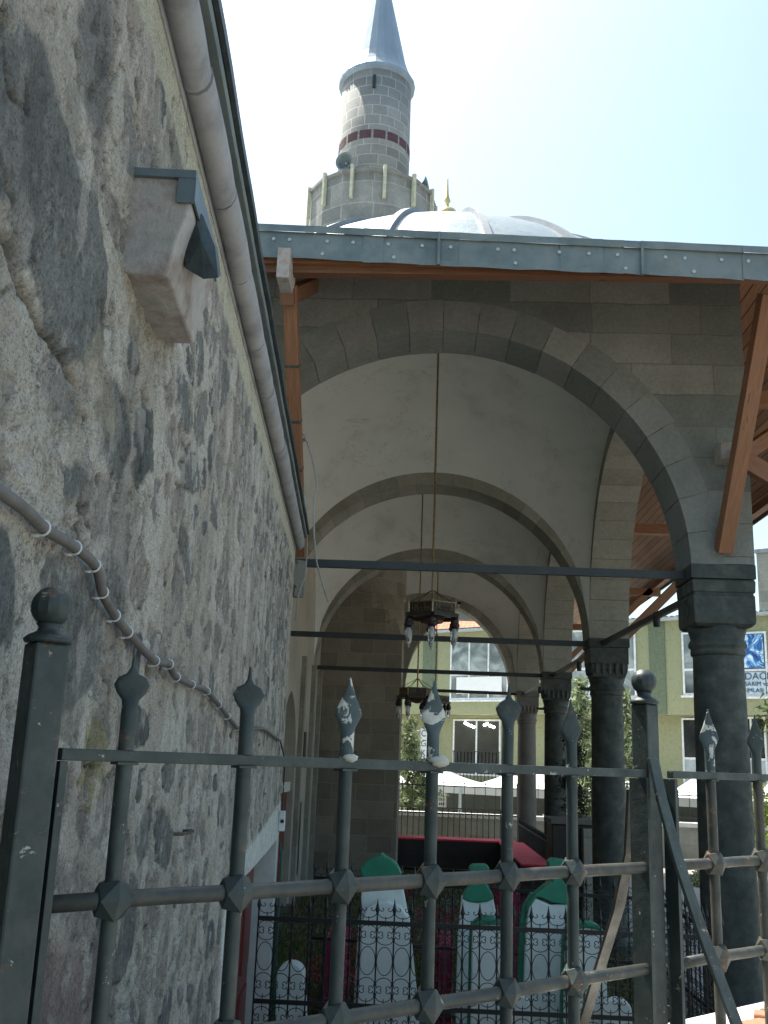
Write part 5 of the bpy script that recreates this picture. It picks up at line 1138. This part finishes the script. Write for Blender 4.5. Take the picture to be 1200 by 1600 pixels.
def text(txt, size, u, n, z, mat, parent, name='lettering', ext_=.008):
    cu_ = bpy.data.curves.new(name, 'FONT'); cu_.body = txt; cu_.size = size; cu_.align_x = 'CENTER'; cu_.extrude = ext_; ob_ = bpy.data.objects.new(name+'_c', cu_); sc.collection.objects.link(ob_)
    dg = bpy.context.evaluated_depsgraph_get(); me_ = bpy.data.meshes.new_from_object(ob_.evaluated_get(dg)); bpy.data.objects.remove(ob_); P_ = bp(u, n, z); X_ = -UD; 
    M_ = Matrix(((X_.x, 0, UN.x, P_.x), (X_.y, 0, UN.y, P_.y), (0, 1, 0, P_.z), (0, 0, 0, 1))); off_ = Vector((0, 0, 0)); q = parent
    while q is not None: off_ += q.location; q = q.parent
    me_.transform(Matrix.Translation(-off_) @ M_); me_.materials.clear(); me_.materials.append(mat); o = bpy.data.objects.new(name, me_); sc.collection.objects.link(o); o.parent = parent; return o
m_ink = flat('dark ink', (.06, .09, .16), .6)
um = (u0+u1)/2-.25
text('ODACI', .36, um, .085, z0+.58, m_ink, wq_); text('TASARIM ve', .21, um, .085, z0+.36, m_ink, wq_); text('KIMLASI', .21, um, .085, z0+.13, m_ink, wq_)
# ground floor windows (wall set back .9)
w2, u0, u1, z0, z1 = window(709, 783, 1124, 1212, 2, (.2,), m_glass, -.9, sill=False)
m_refl = flat('lamp reflection glow', (1, .97, .9), .3, 0, 9)  # glowing beads set on the pane stand in for lamps reflected in it
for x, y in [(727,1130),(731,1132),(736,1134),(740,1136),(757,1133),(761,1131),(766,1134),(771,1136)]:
    uu, zz_ = bpx(x, y, -.85); c = bp(uu, -.86, zz_); MB().lathe(tuple(c), [(.001, -.06), (.045, -.04), (.06, 0), (.045, .04), (.001, .06)], 10).build('lamp_reflection', m_refl, w2, True)
m = MB(); 
for k in range(14): uu = u0+.05+(u1-u0-.1)*k/13; m.hexa(bhex(uu-.012, uu+.012, -.84, -.86, z0-.9, z0+1.0))
for z_ in (z0-.88, z0+.2, z0+1.0): m.hexa(bhex(u0, u1, -.835, -.865, z_-.015, z_+.015))
m.build('window_grille', m_black, w2)
window(1065, 1110, 1122, 1232, 2, (.42,), m_glass, -.9, sill=False, lower=.42); window(1150, 1196, 1120, 1235, 2, (.42,), m_glass, -.9, sill=False, lower=.42); window(940, 992, 1125, 1200, 2, (), m_glass, -.9, sill=False)
window(612, 640, 1128, 1185, 1, (), m_glass, -.9, sill=False)
sg = bpx(652, 1150, .2); s_ = empty('shop_sign', tuple(bp(sg[0], -.3, sg[1]-.6))); tag(s_, 'narrow vertical white shop sign with dark letters behind the young pine', 'sign')
MB().hexa(bhex(sg[0]-.17, sg[0]+.17, -.3, -.36, sg[1]-.95, sg[1]+.35)).build('board', m_clip, s_)
for i, ch_ in enumerate(('C', 'G', 'K')): text(ch_, .40, sg[0], -.29, sg[1]+.0-i*.42, m_ink, s_)
nb_ = bpx(690, 1250, 1.5); ns_ = MB().hexa(bhex(nb_[0]-.22, nb_[0]+.22, 1.5, 1.46, nb_[1]-.3, nb_[1]+.3)).build('notice_board', m_clip, None, root=tuple(bp(nb_[0], 1.5, nb_[1]-.3))); tag(ns_, 'small pale notice board under the left white tent', 'notice')
m = MB()
for i in range(3):
    for j in range(3): m.hexa(bhex(nb_[0]-.14+j*.1, nb_[0]-.08+j*.1, 1.515, 1.501, nb_[1]-.2+i*.17, nb_[1]-.1+i*.17))
m.build('printed_marks', m_ink, ns_)
# tents: row of white pyramid canopies in front of the building
def tent(u0, u1, n0, n1, ze, zp, label):
    c = bp((u0+u1)/2, (n0+n1)/2, zp); r = empty('market_tent', tuple(bp((u0+u1)/2, (n0+n1)/2, -1.2))); tag(r, label, 'tent', 'white market tents along the street')
    K = [bp(u0, n0, ze), bp(u1, n0, ze), bp(u1, n1, ze), bp(u0, n1, ze)]; m = MB(); vs = [c]; n = 6
    for i in range(4):
        a, b_ = K[i], K[(i+1) % 4]; prev = None
        for k in range(n):
            for (s0, s1) in ((k/n, (k+1)/n),):
                for j in range(n):
                    f0, f1 = j/n, (j+1)/n
                    def P_(f, s): q = c*(1-f)+(a*(1-s)+b_*s)*f; q = Vector(q); q.z -= .18*math.sin(math.pi*f)*1; return q
                    m.quad(P_(f0, s0), P_(f1, s0), P_(f1, s1), P_(f0, s1))
    m.build('canopy', m_tent, r, True, recalc=False)
    m = MB()
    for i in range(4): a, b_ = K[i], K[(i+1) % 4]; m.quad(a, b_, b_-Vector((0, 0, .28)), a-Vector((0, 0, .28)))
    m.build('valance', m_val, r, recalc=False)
    for k_ in K: MB().tube([k_, (k_.x, k_.y, -1.2)], .035, 6).build('pole', m_panel, r)
def tpx(x, n): return bpx(x, 1245, n)[0]
tn = [(560, 719, 'white pyramid tent at the left beside the pine'), (719, 872, 'white tent seen between the porch columns, in front of the lower windows'), (872, 1000, 'white tent mostly hidden behind the second column'), (1003, 1120, 'white tent seen just left of the corner column'), (1122, 1260, 'white tent at the right edge behind the corner column')]
for xa, xb, lab in tn:
    a_, b_ = tpx(xa, 4.0), tpx(xb, 4.0); pk = 1.62 if xb < 900 else 1.45; tent(b_+.03, a_-.03, 4.0, .9, .78, pk if xa != 719 else 1.75, lab)
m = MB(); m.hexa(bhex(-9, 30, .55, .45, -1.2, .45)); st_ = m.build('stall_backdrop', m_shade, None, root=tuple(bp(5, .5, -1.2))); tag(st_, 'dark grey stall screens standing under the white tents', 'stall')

# small low display of white ledges at the far right and the person
r = empty('low_display', (6.9, 21, -1)); tag(r, 'low pale teal display case with white ledges right of the corner column', 'display case')
x_a, x_b = float(atY(1150, 1380, 21)[0]), float(atY(1230, 1380, 21)[0])
MB().box((x_a, 21, -1.0), (x_b, 21.6, -.46)).build('case', flat('pale teal', (.25, .40, .37), .4), r, bevel=.02); MB().box((x_a-.05, 20.95, -.458), (x_b+.05, 21.65, -.41)).build('ledge', m_frame, r, bevel=.01); MB().box((x_a-.02, 20.96, -.80), (x_b, 20.998, -.75)).build('ledge', m_frame, r)
def person():
    Yp = 12.2; x = float(atY(1200, 1450, Yp)[0]); z = -1.0; H = 1.62; hz = float(atY(1195, 1394, Yp)[2]); z = -1.0; H = hz+1.0
    r = empty('person', (x, Yp, -1)); tag(r, 'person in a pale blue shirt with dark hair standing behind the corner column', 'person')
    def skin(name, V_, E_, Rd, mat, lvl=2):
        me_ = bpy.data.meshes.new(name); me_.from_pydata([(v[0], v[1], v[2]) for v in V_], E_, []); me_.materials.append(mat); o = bpy.data.objects.new(name, me_); sc.collection.objects.link(o); o.parent = r
        sk = o.modifiers.new('skin', 'SKIN'); sk.use_smooth_shade = True
        for i, q in enumerate(me_.skin_vertices[0].data): q.radius = (Rd[i], Rd[i]*.85); q.use_root = (i == 0)
        s2_ = o.modifiers.new('sub', 'SUBSURF'); s2_.levels = lvl; s2_.render_levels = lvl; return o
    h = H; V_ = [(0, 0, .53*h), (0, 0, .65*h), (0, 0, .78*h), (0, 0, .84*h), (0, .005, .90*h), (0, .0, .97*h), (.11*h, 0, .80*h), (.13*h, .01, .64*h), (.12*h, -.03, .50*h), (.12*h, -.04, .45*h), (-.11*h, 0, .80*h), (-.13*h, .01, .64*h), (-.12*h, -.03, .50*h), (-.12*h, -.04, .45*h), (.055*h, 0, .48*h), (.06*h, -.01, .27*h), (.06*h, 0, .04*h), (.06*h, -.09, .015*h), (-.055*h, 0, .48*h), (-.06*h, -.01, .27*h), (-.06*h, 0, .04*h), (-.06*h, -.09, .015*h)]
    E_ = [(0, 1), (1, 2), (2, 3), (3, 4), (4, 5), (2, 6), (6, 7), (7, 8), (8, 9), (2, 10), (10, 11), (11, 12), (12, 13), (0, 14), (14, 15), (15, 16), (16, 17), (0, 18), (18, 19), (19, 20), (20, 21)]
    Rd = [.08, .075, .085, .034, .052, .05, .036, .028, .02, .018, .036, .028, .02, .018, .055, .036, .022, .02, .055, .036, .022, .02]; Rd = [q*h/1.0*1.0 for q in Rd]
    skin('body', V_, E_, Rd, flat('skin', (.45, .28, .2), .6))
    skin('shirt', [V_[0], V_[1], V_[2], (0, 0, .81*h), V_[6], V_[7], V_[10], V_[11]], [(0, 1), (1, 2), (2, 3), (2, 4), (4, 5), (2, 6), (6, 7)], [q*h for q in (.095, .09, .098, .05, .048, .042, .048, .042)], flat('pale blue cloth', (.28, .36, .42), .8))
    skin('trousers', [V_[0], V_[14], V_[15], (.06*h, 0, .06*h), V_[18], V_[19], (-.06*h, 0, .06*h)], [(0, 1), (1, 2), (2, 3), (0, 4), (4, 5), (5, 6)], [q*h for q in (.09, .065, .05, .04, .065, .05, .04)], flat('grey blue trousers', (.2, .25, .29), .8))
    m = MB(); m.lathe((0, 0, 0), [(.063*h, .89*h), (.067*h, .93*h), (.062*h, .97*h), (.04*h, 1.0*h), (.001, 1.012*h)], 16); me_ = bpy.data.meshes.new('hair'); me_.from_pydata([(v[0], v[1]+.014*h, v[2]) for v in m.v], [], m.f); me_.materials.append(m_black); me_.polygons.foreach_set('use_smooth', [True]*len(me_.polygons)); o = bpy.data.objects.new('hair', me_); sc.collection.objects.link(o); o.parent = r
person()

# ================================================================== ground, street, grass
g = MB(); g.quad((-300, -200, -1.24), (300, -200, -1.24), (300, 400, -1.24), (-300, 400, -1.24)); o = g.build('street', m_pave, None, recalc=False); tag(o, kind='structure')
g = MB(); g.quad((-14, 2.2, -1.0), (24, 2.2, -1.0), (24, 28.7, -1.0), (-14, 30.6, -1.0)); o = g.build('ground', m_ground, None, recalc=False); tag(o, kind='structure')
g = MB()
for yy in np.arange(3.0, 27, 1.0): pass
g.quad((3.3, 2.3, -.994), (24, 2.3, -.994), (24, 28.4, -.994), (3.3, 29.2, -.994)); o = g.build('pavement', m_pave, None, recalc=False); tag(o, kind='structure')
hx_ = fhex(-12, 12, .20, 12, -1.1, 0.0); o = MB().hexa(hx_).build('upper_street', m_pave, None); tag(o, kind='structure')
rnd = random.Random(5); vs = []; fs = []
for i in range(26000):
    x = rnd.uniform(-2.2, 3.0); y = rnd.uniform(8, 25.5) if i % 3 else rnd.uniform(10.5, 16)
    if -2.4 < x < -.4 and y > 22.6: continue
    h = rnd.uniform(.04, .12); a = rnd.uniform(0, 6.28); dx, dy = .012*math.cos(a), .012*math.sin(a); o_ = len(vs); vs += [(x-dx, y-dy, -1.001), (x+dx, y+dy, -1.001), (x+rnd.gauss(0, .03), y+rnd.gauss(0, .03), -1+h)]; fs.append((o_, o_+1, o_+2))
o = MB().add(vs, fs).build('grass', m_grass, None, recalc=False, root=(0, 14, -1)); tag(o, 'short olive green grass growing between the graves under the porch', 'grass', kind='stuff')
vs = []; fs = []
for i in range(1300):
    cx_, cy_ = rnd.choice([(-.95, 12.5), (-.5, 14.5), (1.3, 13.5), (.4, 17), (1.8, 19), (-.3, 20.5)]); x = cx_+rnd.gauss(0, .22); y = cy_+rnd.gauss(0, .35); blade_tri(vs, fs, (x, y, -1+rnd.uniform(.08, .3)), .05, .02, rnd)
o = MB().add(vs, fs).build('flowers', m_petal, None, recalc=False, root=(0, 15, -1)); tag(o, 'red flowers scattered in clumps through the cemetery grass', 'flowers', kind='stuff')
